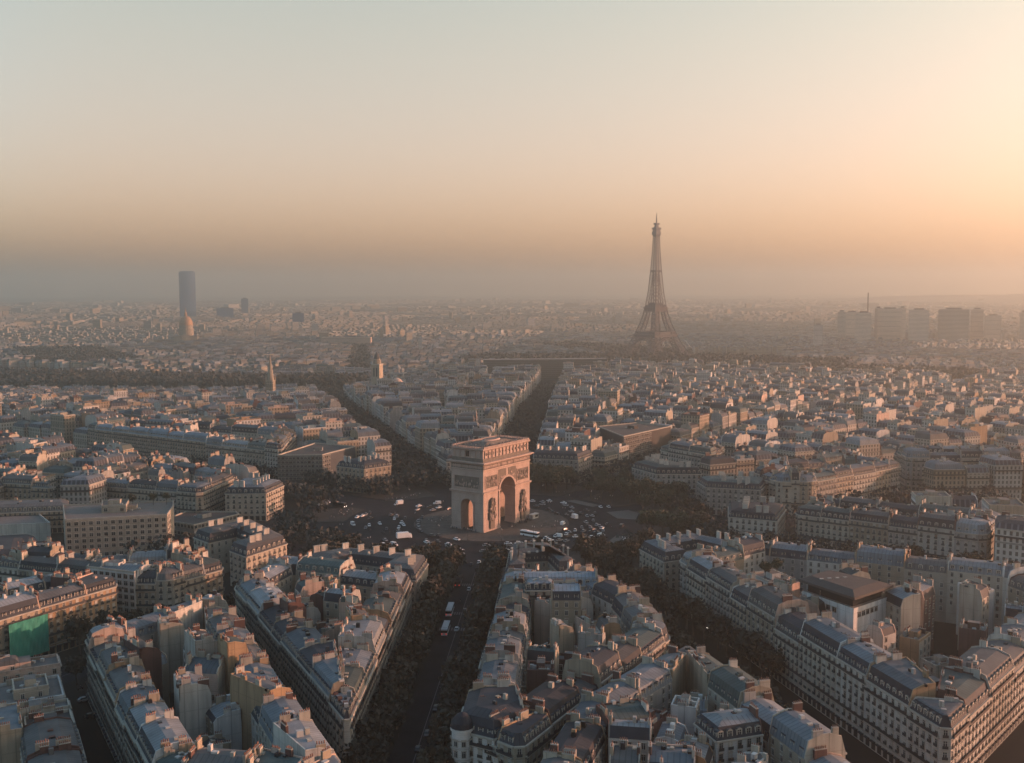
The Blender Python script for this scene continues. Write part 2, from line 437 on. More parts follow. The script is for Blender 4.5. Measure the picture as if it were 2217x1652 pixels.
# ------------------------------------------------------------------ buildings
def window_mesh(w, h, guard, shop=False, blind=0.0, lit=False):
    mb = MB()
    fr, th = (0.12, 0.1)
    mb.box(-w / 2 - fr, -w / 2, -th, 0.0, 0, h, 'trim'); mb.box(w / 2, w / 2 + fr, -th, 0.0, 0, h, 'trim')
    mb.box(-w / 2 - fr - 0.1, w / 2 + fr + 0.1, -0.28, 0.0, h, h + 0.22, 'trim')
    mb.box(-w / 2, w / 2, -0.03, 0.0, 0, h, 'white_light' if lit else 'iron' if shop else 'glass')
    if blind: mb.box(-w / 2 + 0.05, w / 2 - 0.05, -0.045, -0.031, h * (1 - blind), h, 'trim')
    if shop:
        mb.box(-w / 2, w / 2, -0.9, 0.0, h - 0.5, h - 0.1, 'iron')
    else:
        mb.box(-0.05, 0.05, -0.055, -0.03, 0, h, 'frame'); mb.box(-w / 2, w / 2, -0.05, -0.031, h * 0.7, h * 0.7 + 0.07, 'frame')
        mb.box(-w / 2, -w / 2 + 0.08, -0.05, -0.031, 0, h, 'frame'); mb.box(w / 2 - 0.08, w / 2, -0.05, -0.031, 0, h, 'frame')
    if guard:
        mb.box(-w / 2 - 0.25, w / 2 + 0.25, -0.45, -0.0, -0.16, -0.03, 'trim'); mb.box(-w / 2 - 0.2, w / 2 + 0.2, -0.42, -0.37, -0.03, 0.8, 'iron')
    else: mb.box(-w / 2 - 0.15, w / 2 + 0.15, -0.2, 0.0, -0.14, 0.0, 'trim')
    return mb.mesh('window')
def dormer_mesh(arched):
    mb = MB()
    mb.box(-0.85, -0.55, -0.05, 1.5, 0, 1.9, 'trim'); mb.box(0.55, 0.85, -0.05, 1.5, 0, 1.9, 'trim')
    mb.box(-0.55, 0.55, 0.08, 1.5, 0, 1.85, 'glass'); mb.box(-0.05, 0.05, 0.03, 0.08, 0, 1.85, 'frame'); mb.box(-0.55, 0.55, 0.03, 0.08, 1.2, 1.28, 'frame')
    if arched:
        n = 6; pts = [(0.85 * math.cos(math.pi * a / n), 1.85 + 0.5 * math.sin(math.pi * a / n)) for a in range(n + 1)]
        mb.poly([(x, -0.15, z) for x, z in pts][::-1], 'trim')
        for a in range(n): mb.poly([(pts[a][0], -0.15, pts[a][1]), (pts[a][0], 1.9, pts[a][1]), (pts[a + 1][0], 1.9, pts[a + 1][1]), (pts[a + 1][0], -0.15, pts[a + 1][1])], 'brown-grey')
    else:
        mb.hexa([(-0.95, -0.15, 1.85), (0.95, -0.15, 1.85), (0.95, 1.9, 1.85), (-0.95, 1.9, 1.85)], [(-0.95, -0.15, 1.98), (0.95, -0.15, 1.98), (0.95, 1.9, 2.25), (-0.95, 1.9, 2.25)], 'slate')
    return mb.mesh('dormer')
WIN_FR = window_mesh(1.15, 2.15, True); WIN_PLAIN = window_mesh(1.1, 1.75, False); WIN_MOD = window_mesh(1.95, 1.85, False)
SHOP = window_mesh(2.1, 3.0, False, True)
WIN_FR = [WIN_FR] * 5 + [window_mesh(1.15, 2.15, True, blind=0.9), window_mesh(1.15, 2.15, True, blind=0.45)]
SHOP_LIT = window_mesh(1.6, 2.2, False, False, lit=True)
DORM = [dormer_mesh(False), dormer_mesh(True)]
def facing(px, py, nx, ny):
    dx, dy = CAMX - px, CAMY - py; return (dx * nx + dy * ny) / math.hypot(dx, dy)
def obox(mb, p, q, n, o0, o1, z0, z1, m):
    mb.prism([(p[0] + n[0] * o0, p[1] + n[1] * o0), (p[0] + n[0] * o1, p[1] + n[1] * o1), (q[0] + n[0] * o1, q[1] + n[1] * o1), (q[0] + n[0] * o0, q[1] + n[1] * o0)], z0, z1, m)
OCC = []
COUNT = {'win': 0}
def building(poly, types, h, label=None, wall='cream', roof='blue-grey', party=None, detail=2, style='mansard', group=None, name='apartment_building', cat='building', rise=3.0, into=None, z=0.0, winw=2.6, chim=True, mod=False, slate=None, rnd=rnd, dorm=1, flatroof='gravel', share=False, lean=1.3, balc=True, lights=False):
    if area(poly) < 0:
        n = len(poly); poly = poly[::-1]; types = [types[(n - 2 - i) % n] for i in range(n)]
    n = len(poly); party = party or wall
    P = inset(poly, [0.025 if t == 'p' else 0.0 for t in types])
    cx, cy = centre(P); z0 = z
    E = []
    for i in range(n):
        p, q = P[i], P[(i + 1) % n]; l = math.hypot(q[0] - p[0], q[1] - p[1]) or 1e-6
        d = ((q[0] - p[0]) / l, (q[1] - p[1]) / l); nn = (d[1], -d[0])
        E.append((p, q, l, d, nn, facing((p[0] + q[0]) / 2, (p[1] + q[1]) / 2, *nn)))
    w = into or MB(); rf = into or MB()
    top = z0 + h; far = detail < 2
    for i in range(n):
        p, q, l, d, nn, fc = E[i]
        m = (party + '_plain') if types[i] == 'p' else (wall + ('_far' if far else ('_stone' if False else '')))
        w.poly([(*p, z0 - 3), (*q, z0 - 3), (*q, top), (*p, top)], m if m in M else wall)
        if types[i] == 's' and not mod:
            obox(w, p, q, nn, 0.0, 0.5, top - 0.4, top + 0.08, 'trim')
            if not into:
                obox(w, p, q, nn, 0.0, 0.2, z0 + 4.0, z0 + 4.3, 'trim')
                if far and balc: obox(w, p, q, nn, 0.0, 0.8, top - 4.0, top - 3.2, 'iron'); obox(w, p, q, nn, 0.0, 0.7, z0 + 7.2, z0 + 7.9, 'iron')
    # roof
    if style == 'mansard':
        o1 = [lean if t == 's' else (1.0 if t == 'c' else 0.0) for t in types]
        L1 = inset(P, o1)
        a = abs(area(P)); ok = area(L1) > 0.25 * a
        if not ok: L1 = inset(P, [0.3 if t != 'p' else 0.0 for t in types])
        k2 = 3.6
        L2 = None
        while k2 > 0.4:
            c2 = inset(L1, [k2 if t != 'p' else 0.0 for t in types])
            if area(c2) > 0.12 * a and all(math.hypot(c2[i][0] - L1[i][0], c2[i][1] - L1[i][1]) < 14 for i in range(n)):
                okk = True
                for i in range(n):
                    j = (i + 1) % n
                    if (c2[j][0] - c2[i][0]) * E[i][3][0] + (c2[j][1] - c2[i][1]) * E[i][3][1] < 0.02: okk = False
                if okk: L2 = c2; break
            k2 -= 0.6
        if L2 is None: L2, k2 = L1, 0
        zt1, zt2 = top + rise, top + rise + 0.32 * k2 + 0.05
        sl = slate or (('slate_far' if far else 'slate') if rnd.random() < (0.65 if far else 0.45) else roof)
        for i in range(n):
            j = (i + 1) % n; p, q = P[i], P[j]
            pm = party + '_plain'
            w_or = w if types[i] == 'p' else rf
            w_or.poly([(*p, top), (*q, top), (*L1[j], zt1), (*L1[i], zt1)], pm if types[i] == 'p' else sl)
            if k2: w_or.poly([(*L1[i], zt1), (*L1[j], zt1), (*L2[j], zt2), (*L2[i], zt2)], pm if types[i] == 'p' else roof)
            if types[i] == 'p' and not into:      # parapet that follows the roof line
                nn = E[i][4]
                for A, B in ((( *p, top), (*L1[i], zt1)), ((*L1[i], zt1), (*L2[i], zt2)), ((*L2[i], zt2), (*L2[j], zt2)), ((*L2[j], zt2), (*L1[j], zt1)), ((*L1[j], zt1), (*q, top))):
                    if math.dist(A, B) < 0.2: continue
                    b = [(A[0], A[1], A[2] - 0.1), (A[0] - nn[0] * 0.36, A[1] - nn[1] * 0.36, A[2] - 0.1), (B[0] - nn[0] * 0.36, B[1] - nn[1] * 0.36, B[2] - 0.1), (B[0], B[1], B[2] - 0.1)]
                    w.hexa(b, [(x, y, zc + 0.5) for x, y, zc in b], pm)
        rf.poly([(*v, zt2) for v in L2], roof)
        ztop = zt2
        if True:
            for _ in range(rnd.choice((3, 4, 5, 7)) if not into else 2):     # roof hatches, skylights, vents
                t, s_ = rnd.random(), rnd.random(); i = rnd.randrange(n)
                a_, b_ = L2[i], L2[(i + 1) % n]; c_ = centre(L2)
                x = (a_[0] * t + b_[0] * (1 - t)) * s_ + c_[0] * (1 - s_); y = (a_[1] * t + b_[1] * (1 - t)) * s_ + c_[1] * (1 - s_)
                e = rnd.uniform(0.3, 0.9); hh = rnd.choice((0.3, 0.35, 0.4, 0.5, 0.9, 1.6)); dd = E[i][3]
                rf.prism([(x + dd[0] * u * e - dd[1] * v * 0.6, y + dd[1] * u * e + dd[0] * v * 0.6) for u, v in ((-1, -1), (1, -1), (1, 1), (-1, 1))], ztop - 0.3, ztop + hh, rnd.choice(('trim', 'frame', 'glass', roof, party + '_plain')))
    else:
        L2 = inset(P, [0.45] * n); ztop = top
        for i in range(n):
            j = (i + 1) % n
            w.hexa([(*P[i], top), (*P[j], top), (*L2[j], top), (*L2[i], top)], [(*P[i], top + 0.9), (*P[j], top + 0.9), (*L2[j], top + 0.9), (*L2[i], top + 0.9)], 'trim' if mod else (party + '_plain'))
        rf.poly([(*v, top + 0.05) for v in P], flatroof)
        c_ = centre(P); dd = E[0][3]; e = min(3.5, math.sqrt(abs(area(P))) * 0.22)
        rf.prism([(c_[0] + dd[0] * u * e - dd[1] * v * e * 0.7, c_[1] + dd[1] * u * e + dd[0] * v * e * 0.7) for u, v in ((-1, -1), (1, -1), (1, 1), (-1, 1))], top, top + 2.4, party + '_plain', flatroof)
        for _ in range(3):
            x, y = c_[0] + rnd.uniform(-1.8, 1.8) * e, c_[1] + rnd.uniform(-1.6, 1.6) * e
            if inside(L2, (x, y)): rf.prism([(x - .6, y - .5), (x + .6, y - .5), (x + .6, y + .5), (x - .6, y + .5)], top, top + rnd.uniform(0.5, 1.1), 'frame')
    # chimney stacks on the party walls
    CH = []
    if chim:
        for i in range(n):
            p, q, l, d, nn, fc = E[i]
            if types[i] != 'p' or l < 5: continue
            for s_ in ((0.5,) if l < 9 else (0.3, 0.7)):
                if rnd.random() < 0.12: continue
                ln = min(l * 0.35, rnd.uniform(1.8, 3.8)); t = s_ * l + rnd.uniform(-0.8, 0.8)
                a_ = (p[0] + d[0] * (t - ln / 2), p[1] + d[1] * (t - ln / 2)); b_ = (p[0] + d[0] * (t + ln / 2), p[1] + d[1] * (t + ln / 2))
                c = into or MB(); zc = ztop + rnd.uniform(0.8, 2.2)
                obox(c, a_, b_, nn, -0.85, -0.1, ztop - 2.8, zc, rnd.choice((party + '_plain', 'cream_plain', 'cream_plain', 'pale_plain', 'tan_plain', 'grey_plain', 'brick_plain')))
                if not into:
                    k = int(ln / 0.5)
                    obox(c, a_, b_, nn, -0.92, -0.03, zc, zc + 0.15, 'trim')
                    for j in range(k):
                        t2 = (j + 0.5) / k; x = a_[0] + (b_[0] - a_[0]) * t2 - nn[0] * 0.47; y = a_[1] + (b_[1] - a_[1]) * t2 - nn[1] * 0.47
                        c.prism([(x - .12, y - .12), (x + .12, y - .12), (x + .12, y + .12), (x - .12, y + .12)], zc + 0.15, zc + rnd.uniform(0.6, 1.0), 'pot')
                    CH.append(c)
    OCC.append(poly)
    if into: return None
    root = thing(name, (cx, cy, z0), label, cat, group, share=share)
    off = (cx, cy, z0)
    w.build('wall', root, off); ro = rf.build('roof', root, off)
    for c in CH: c.build('chimney', ro, off)
    if far: return root
    # windows, dormers and balconies, each one an object
    nfl = max(1, int(round((h - 4.4) / 3.1))); fh = (h - 4.4) / nfl
    wins = []
    for i in range(n):
        p, q, l, d, nn, fc = E[i]
        if types[i] == 'p' or fc < -0.12 or l < 2.2: continue
        rz = math.atan2(nn[0], -nn[1])
        k = max(1, int((l - 0.6) / (winw if types[i] == 's' else 3.3)))
        for j in range(k):
            t = (j + 0.5) / k * l; x, y = p[0] + d[0] * t, p[1] + d[1] * t
            for f in range(nfl):
                me = WIN_MOD if mod else (rnd.choice(WIN_FR) if types[i] == 's' else WIN_PLAIN)
                if types[i] == 'c' and rnd.random() < 0.12: continue
                wins.append((fc, 'window', me, x, y, 4.4 + f * fh + (0.35 if types[i] == 's' else 0.6), rz))
            if types[i] == 's' and j % 1 == 0: wins.append((fc * 0.5, 'shop_window', (SHOP_LIT if lights and rnd.random() < 0.14 else SHOP) if not mod else WIN_MOD, x, y, 0.3, rz))
            if style == 'mansard' and dorm and l > 4 and (j + dorm) % dorm == 0:
                obj('dormer', DORM[(i + n + int(l)) % 2], ro, (x - nn[0] * 0.35 - cx, y - nn[1] * 0.35 - cy, h + 0.3), rz)
        if types[i] == 's' and not mod and balc and l > 4:
            for f in sorted({1, nfl - 1}):
                if f <= 0: continue
                zb = 4.4 + f * fh + 0.12; b = MB()
                obox(b, p, q, nn, 0.0, 0.85, zb, zb + 0.16, 'trim'); obox(b, p, q, nn, 0.78, 0.83, zb + 0.16, zb + 1.05, 'iron')
                b.build('balcony', root, (cx, cy, 0))
    wins.sort(key=lambda t: -t[0])
    for fc, nm, me, x, y, zw, rz in wins[:98]:
        obj(nm, me, root, (x - cx, y - cy, zw), rz)
    COUNT['win'] += len(wins[:98])
    return root

WK = ['cream', 'grey', 'tan', 'pale']
RK = ['blue-grey', 'slate-dark', 'brown-grey', 'pale zinc', 'green-grey', 'blue-grey', 'brown-grey']
PK = ['cream', 'tan', 'white', 'brick', 'ochre', 'grey', 'pale', 'tan', 'cream', 'pink']
def block(poly, h, depth, lotw, where, start, court=0, cwhere=None, detail=2, skip=(), seed=1, only=None, cols=None, special={}, lotname='house', hvar=2.0, winw=2.6):
    """A city block: corner houses, rows of houses along its edges, low wings in its courtyard. where: one phrase per edge."""
    rr = random.Random(seed)
    if area(poly) < 0: poly = poly[::-1]; where = where[:-1][::-1] + where[-1:]
    n = len(poly)
    V = []
    for i in range(n):
        a, b, c = poly[i - 1], poly[i], poly[(i + 1) % n]
        v1 = (a[0] - b[0], a[1] - b[1]); v2 = (c[0] - b[0], c[1] - b[1])
        th = math.acos(max(-1, min(1, (v1[0] * v2[0] + v1[1] * v2[1]) / math.hypot(*v1) / math.hypot(*v2))))
        tip = th < R(62); flat = th > R(152)
        tn = math.tan(th / 2)
        V.append((tip, flat, tn, 0 if flat else (min(17, 10 / tn) if tip else depth / tn + 1.2)))
    num = {}
    def lab(kind, ph, wl, rfk, corner=False, extra=''):
        num[ph] = num.get(ph, 0) + 1
        return f"{wl} {kind} with {rfk} roof, {nth(num[ph] - 1)} from the {start} {ph}"
    def pts(i, s, dep):
        (x0, y0), (x1, y1) = poly[i], poly[(i + 1) % n]; l = math.hypot(x1 - x0, y1 - y0); d = ((x1 - x0) / l, (y1 - y0) / l)
        return (x0 + d[0] * s - d[1] * dep, y0 + d[1] * s + d[0] * dep)
    def style(): return rr.choice(WK), rr.choice(RK), rr.choice(PK)
    lots = []
    for i in range(n):
        j = (i + 1) % n
        l = math.dist(poly[i], poly[j]); ca, cb = min(V[i][3], l * 0.4), min(V[j][3], l * 0.4)
        L = l - ca - cb
        if i not in skip and L > 4:
            k = max(1, int(round(L / lotw))); cuts = [0] + sorted(((m + rr.uniform(-0.16, 0.16)) / k) for m in range(1, k)) + [1]
            for m in range(k):
                s0, s1 = ca + L * cuts[m], ca + L * cuts[m + 1]
                def dp(s):
                    e = depth
                    if not V[i][1]: e = min(e, s * V[i][2] * 0.97)
                    if not V[j][1]: e = min(e, (l - s) * V[j][2] * 0.97)
                    return e
                d0, d1 = dp(s0), dp(s1)
                back = 'c' if min(d0, d1) > depth - 0.3 else 'p'
                lots.append((i, [pts(i, s0, 0), pts(i, s1, 0), pts(i, s1, d1), pts(i, s0, d0)], ['s', 'p', back, 'p'], False))
        # corner at j
        if V[j][1] or (i in skip and j in skip): continue
        l2 = math.dist(poly[j], poly[(j + 1) % n]); c2 = min(V[j][3], l2 * 0.4)
        A, B = pts(i, l - cb, 0), pts(j, c2, 0); ch = min(3.2, cb * 0.3, c2 * 0.3)
        V1, V2 = pts(i, l - ch, 0), pts(j, ch, 0)
        if V[j][0]: lots.append((i, [A, V1, V2, B], ['s', 's', 's', 'p'], True))
        else:
            Bi, Ai = pts(j, c2, depth), pts(i, l - cb, depth)
            Vi = inset(poly, [depth] * n)[j]
            lots.append((i, [A, V1, V2, B, Bi, Vi, Ai], ['s', 's', 's', 'p', 'c', 'c', 'p'], True))
    # count from the start: nearest to the arch first
    lots.sort(key=lambda t: math.hypot(*centre(t[1])))
    for i, pl, ty, corner in lots:
        wl, rfk, pk = style(); c = centre(pl)
        if not in_view(*c, 22): continue
        hh = h + rr.uniform(-hvar, hvar); kw = {}
        num_i = num.get(where[i], 0); sp = special.get((where[i], num_i + 1))
        if sp: kw = dict(sp); wl = kw.pop('wall', wl); rfk = kw.pop('roof', rfk); pk = kw.pop('party', pk); hh = kw.pop('h', hh)
        building(pl, ty, hh, lab(('corner ' if corner else '') + lotname, where[i], wl + ' stone' if wl not in ('white', 'brick') else wl, rfk), wl, rfk, pk, detail, rnd=rr, group='houses along the avenues and streets', winw=winw + rr.uniform(-0.2, 0.4), rise=rr.choice((2.6, 3.0, 3.6, 4.4)), **kw)
    # courtyard wings
    if court:
        inner = inset(poly, [depth + 0.4] * n); put = []
        tries = 0
        while len(put) < court and tries < 900:
            tries += 1
            xs = [p[0] for p in inner]; ys = [p[1] for p in inner]
            x, y = rr.uniform(min(xs), max(xs)), rr.uniform(min(ys), max(ys)); e, g = rr.uniform(3.2, 6.5), rr.uniform(3, 5)
            i = rr.randrange(n); (x0, y0), (x1, y1) = poly[i], poly[(i + 1) % n]; l = math.dist(poly[i], poly[(i + 1) % n]); d = ((x1 - x0) / l, (y1 - y0) / l)
            q = [(x + d[0] * u * e - d[1] * v * g, y + d[1] * u * e + d[0] * v * g) for u, v in ((-1, -1), (1, -1), (1, 1), (-1, 1))]
            rad = math.hypot(e, g)
            if not all(inside(inner, t) for t in q) or not in_view(x, y, 5): continue
            if any(math.dist((x, y), (a, b)) < (rad + r2) * 0.8 for a, b, r2 in put): continue
            put.append((x, y, rad))
            wl, rfk, pk = rr.choice(PK), rr.choice(RK), rr.choice(PK); flat = rr.random() < 0.3
            cw = cwhere or 'the block'
            num[cw] = num.get(cw, 0) + 1
            building(q, ['c', 'p', rr.choice('cp'), 'p'], rr.uniform(h - 9, h + 3.5), f"{wl} courtyard wing, {nth(num[cw] - 1)} from the {start}, inside {cw}", wl, rfk, pk, detail, style='flat' if flat else 'mansard', name='courtyard_house', group='courtyard wings', rnd=rr, rise=rr.choice((1.2, 2.2, 3.0)), dorm=0)

# ------------------------------------------------------------------ the mansions round the circle
def mansion(a, b, c, d, label, h=17.0, wall='cream', roof='brown-grey', notch=True, rise=4.2):
    """a-b: front on the circle, c-d: rear; a courtyard is cut into the rear."""
    L = lambda p, q, t: (p[0] + (q[0] - p[0]) * t, p[1] + (q[1] - p[1]) * t)
    if notch:
        n1, n2 = L(c, d, 0.3), L(c, d, 0.7); f1, f2 = L(b, a, 0.3), L(b, a, 0.7)
        poly = [a, b, c, n1, L(n1, f1, 0.5), L(n2, f2, 0.5), n2, d]; ty = ['s', 's', 's', 'c', 'c', 'c', 's', 's']
    else: poly, ty = [a, b, c, d], ['s'] * 4
    r_ = building(poly, ty, h, label, wall, roof, wall, 2, rise=rise, group='mansions round the circle', name='mansion', cat='mansion', slate='slate', balc=False, winw=3.1, lean=1.6)
    # chimney slabs standing in a row along the ridges
    ro = [o for o in r_.children if o.name.startswith('roof')][0]
    cx, cy = r_.location[0], r_.location[1]
    for (p, q, k) in ((L(a, d, 0.3), L(b, c, 0.3), 5), (L(a, d, 0.55), L(a, d, 0.9), 2), (L(b, c, 0.55), L(b, c, 0.9), 2)):
        cc = centre([a, b, c, d])
        for i in range(k):
            x, y = L(p, q, (i + 0.5) / k); x += (cc[0] - x) * 0.16; y += (cc[1] - y) * 0.16
            e = math.atan2(d[1] - a[1], d[0] - a[0]); u, v = (math.cos(e), math.sin(e)), (-math.sin(e), math.cos(e))
            mb = MB(); s_ = 1.5
            mb.prism([(x + u[0] * i2 * s_ + v[0] * j * 0.4, y + u[1] * i2 * s_ + v[1] * j * 0.4) for i2, j in ((-1, -1), (1, -1), (1, 1), (-1, 1))], h + 2.5, h + rise + 3.6, 'pale_plain')
            mb.prism([(x + u[0] * i2 * s_ * 1.1 + v[0] * j * 0.5, y + u[1] * i2 * s_ * 1.1 + v[1] * j * 0.5) for i2, j in ((-1, -1), (1, -1), (1, 1), (-1, 1))], h + rise + 3.6, h + rise + 3.9, 'trim')
            mb.build('chimney', ro, (cx, cy, 0))
    return r_
mansion((40, 150), (-1, 158), (-3, 186), (57, 168), 'long mansion with five lit chimney slabs, at the near edge of the circle')
mansion((-34, 131), (-52, 126), (-70, 158), (-39, 172), 'plain grey-roofed mansion at the near end of the bus avenue', roof='brown-grey')
mansion((-94, 117), (-118, 96), (-143, 114), (-106, 139), 'cream mansion with blue roof edge where the dark diagonal avenue meets the circle', roof='blue-grey')
mansion((108, 100), (76, 133), (85, 160), (127, 128), 'mansion with a sunlit pink flank and deep rear courtyard, left of the circle', roof='brown-grey')
mansion((135, -10), (136, 16), (160, 21), (164, -14), 'small mansion with narrow sunlit end wall, left of the circle by the bare trees', notch=False, roof='blue-grey', rise=3.6)
mansion((89, -92), (103, -75), (126, -84), (110, -110), 'square tan mansion under dark hipped roof, beyond the circle beside the wide avenue', wall='tan', roof='slate-dark', notch=False, rise=3.4)
mansion((-139, 12), (-138, 39), (-163, 46), (-170, 15), 'pale mansion with tall white chimneys standing among trees right of the circle', wall='pale', roof='slate-dark', notch=False, rise=3.4)
mansion((-122, -62), (-127, -44), (-160, -40), (-166, -66), 'grey mansion with hipped roof behind the trees right of the circle', wall='grey', roof='green-grey', notch=False, rise=3.6)
mansion((-95, -86), (-78, -108), (-98, -128), (-125, -90), 'low mansion half hidden by round trees behind the circle, many chimneys', wall='grey', roof='green-grey', notch=False)
mansion((-38, -134), (-5, -137), (-2, -160), (-46, -158), 'long low mansion directly right of the arch top, dark slate roof', wall='grey', roof='slate-dark', notch=False)
mansion((36, -121), (54, -112), (66, -134), (44, -146), 'low mansion hidden behind the arch between two wooded avenues', wall='grey', notch=False)

# ------------------------------------------------------------------ blocks near the camera
block([(-24, 339), (-3, 192), (60, 178), (64, 219)], 20, 13, 17, ["on bus avenue's left", 'behind the long mansion', 'by the lane corner', 'facing the narrow lane'], 'arch', 12, 'the flatiron block', seed=11, winw=2.5)
block([(87, 288), (63, 233), (-40, 378), (12, 378)], 20, 12, 17, ['by the leafy avenue', 'behind the narrow lane', 'at the bottom edge', 'facing the left street'], 'arch', 9, 'the wall-studded block', seed=23)
def on_left_street(s0, s1, d0, d1):
    return [(95 - .61 * s + .79 * d, 292 + .79 * s + .61 * d) for s, d in ((s0, d0), (s1, d0), (s1, d1), (s0, d1))]
LS = dict(group='stepped houses at the lower left')
building(on_left_street(0.5, 11, 0, 22), ['s', 'c', 'c', 'p'], 16.5, 'pale pink house with small windows, highest of the stepped houses at lower left', 'pink', 'gravel', 'pink', 2, style='flat', balc=False, **LS)
building(on_left_street(1.5, 9, 12, 21), ['c', 'c', 'c', 'c'], 18.6, 'pink rooftop storey set back on the pale pink house', 'pink', 'brown-grey', 'pink', 2, rise=1.2, dorm=0, **LS)
building(on_left_street(16, 35.5, 1, 20), ['s', 'c', 'c', 'p'], 14.5, 'cream house with many flues on its flat roof, second of the stepped houses', 'white', 'gravel', 'white', 2, style='flat', balc=False, **LS)
building(on_left_street(20, 31, 5, 15), ['c', 'c', 'c', 'c'], 16.9, 'small cream attic block on the flat roof with flues', 'cream', 'gravel', 'cream', 2, style='flat', dorm=0, **LS)
building(on_left_street(36, 42.5, 0, 19), ['s', 'p', 'c', 'p'], 13.4, 'narrow cream house with planted ledge between stepped houses', 'cream', 'green-grey', 'cream', 2, style='flat', **LS)
building(on_left_street(43, 60, 0, 13), ['s', 'p', 'c', 'p'], 12.6, 'low house with dark brown flat roof deck, third of the stepped houses', 'tan', 'darkroof', 'cream', 2, style='flat', flatroof='darkroof', **LS)
building(on_left_street(60.5, 82, 0, 15), ['s', 'p', 'c', 'p'], 13.5, 'white house under brown-grey zinc, lowest of the stepped houses', 'white', 'brown-grey', 'brick', 2, rise=3.4, **LS)
building(on_left_street(82.5, 108, 0, 15), ['s', 'p', 'c', 'p'], 13, 'house under dark slate at the bottom left corner', 'grey', 'brown-grey', 'brick', 2, rise=3.4, slate='slate', **LS)
building(on_left_street(43, 64, 14, 30), ['p', 'p', 's', 'p'], 14, 'grey-roofed rear house on the extreme lower left border', 'pale', 'blue-grey', 'tan', 2, rise=2.6, **LS)
T4W = "on leafy avenue's left"
block([(141, 288), (113, 219), (148, 212), (176, 262)], 18, 13, 20, [T4W, 'above the leafy avenue', 'at the left margin', 'by the left edge'], 'arch', 6, 'the ochre block', seed=41, special={(T4W, 1): dict(wall='ochre', roof='brown-grey'), (T4W, 2): dict(wall='ochre', roof='brown-grey'), (T4W, 3): dict(wall='tan')})
block([(98, 208), (85, 180), (112, 168), (146, 182), (184, 183), (190, 197), (112, 210)], 18.5, 12, 19, ['above the avenue bend', 'behind the pink mansion', 'on the hidden side', 'near the garden block', 'by the garden block', 'facing the terraces', 'at the chamfered corner'], 'arch', 5, 'the terrace block', seed=53)
block([(-40, 178), (-57, 336), (-74, 347), (-111, 247), (-100, 215), (-76, 181)], 20, 13, 17, ["on bus avenue's right", 'at the white turret', 'on the curved street', 'beside the curved corner', 'on the diagonal slope', 'behind the plain mansion'], 'arch', 16, 'the middle block', seed=67, winw=2.5)
block([(-117, 261), (-86, 320), (-78, 372), (-174, 372)], 20, 12, 16, ['across the curved street', 'at the lower middle', 'on the lower margin', 'along diagonal avenue, near'], 'arch', 12, 'the lower triangle', seed=71)
DW = 'across the diagonal avenue'
block([(-112, 151), (-187, 317), (-228, 250), (-270, 180), (-255, 150), (-148, 113)], 20.5, 14, 19, [DW, 'on the far flank', 'on the rightmost flank', 'at the right margin', 'behind the diagonal row', 'above the diagonal mouth'], 'arch', 24, 'the big right block', seed=83, winw=2.7, special={(DW, 2): dict(lights=True), (DW, 3): dict(lights=True)})
block([(-172, 36), (-258, 80), (-276, 46), (-192, 4)], 21, 13, 19, ['facing the grand avenue', 'at the far corner', 'behind the grand avenue', 'beside the pale mansion'], 'arch', 4, 'the right-hand row', seed=97)
block([(-157, -69), (-171, -46), (-190, -47), (-258, -120), (-225, -150), (-170, -105)], 21, 13, 19, ['beyond the grey mansion', 'at the splayed front', 'on the sunlit flank', 'behind the sunlit flank', 'at the hidden back', 'by the round trees'], 'arch', 4, 'the splayed block', seed=101)
block([(-264, -138), (-344, -150), (-352, -192), (-262, -178)], 22, 13, 20, ['facing the park avenue', 'right of park avenue', 'behind the park avenue', 'at the park corner'], 'arch', 2, 'the park block', seed=103)
block([(-94, -168), (-131, -131), (-143, -166), (-112, -200)], 22, 13, 20, ['behind the low mansion', 'at the big corner', 'on the warm side', 'on the back side'], 'arch', 0, seed=107, winw=2.4)
block([(172, 29), (172, -27), (252, -62), (280, 6)], 19, 13, 20, ['on the warm front', 'by the wide avenue', 'far left back', 'above the low pavilion'], 'arch', 6, 'the left chimney block', seed=109)
block([(264, 36), (302, 33), (342, 20), (336, -2), (288, 10)], 20, 10, 17, ['left of chimney block', 'on the left fringe', 'at the fringe end', 'behind the fringe', 'beside the chimney block'], 'arch', 0, seed=113)
block([(178, -112), (392, -206), (380, -252), (200, -200)], 22, 14, 22, ["on wide avenue's south", 'down the wide avenue', 'behind the wide avenue', 'next to glass front'], 'arch', 6, 'the wide avenue block', seed=127, special={("on wide avenue's south", k): dict(wall='tan', roof='blue-white', slate='blue-white', h=22) for k in range(5, 12)})
building([(232, 88), (258, 62), (302, 76), (292, 112)], ['p', 'p', 'p', 'p'], 11, 'pale low hall with a long blank wall at the left edge', 'pale', 'gravel', 'pale', 2, style='flat', chim=False, flatroof='gravel')
building([(196, 166), (214, 137), (246, 152), (228, 186)], ['c', 's', 'p', 's'], 13, 'long dark-slated house with a row of small windows near the left edge', 'cream', 'slate-dark', 'cream', 2, slate='slate', rise=3)
building([(206, 134), (222, 116), (254, 130), (236, 150)], ['c', 'p', 'p', 's'], 8.5, 'low black-roofed hall before the square-windowed office', 'grey', 'slate-dark', 'pale', 2, rise=3, slate='slate', dorm=0, chim=False)
building([(182, 150), (192, 138), (212, 146), (202, 160)], ['s', 'p', 'p', 's'], 11, 'small red-chimneyed house in front of the square-windowed office', 'tan', 'brown-grey', 'brick', 2, rise=3)
building([(236, 62), (244, 50), (285, 62), (276, 76)], ['s', 'p', 'p', 's'], 13, 'low stone house between the blank hall and the left fringe', 'tan', 'brown-grey', 'tan', 2, rise=3)

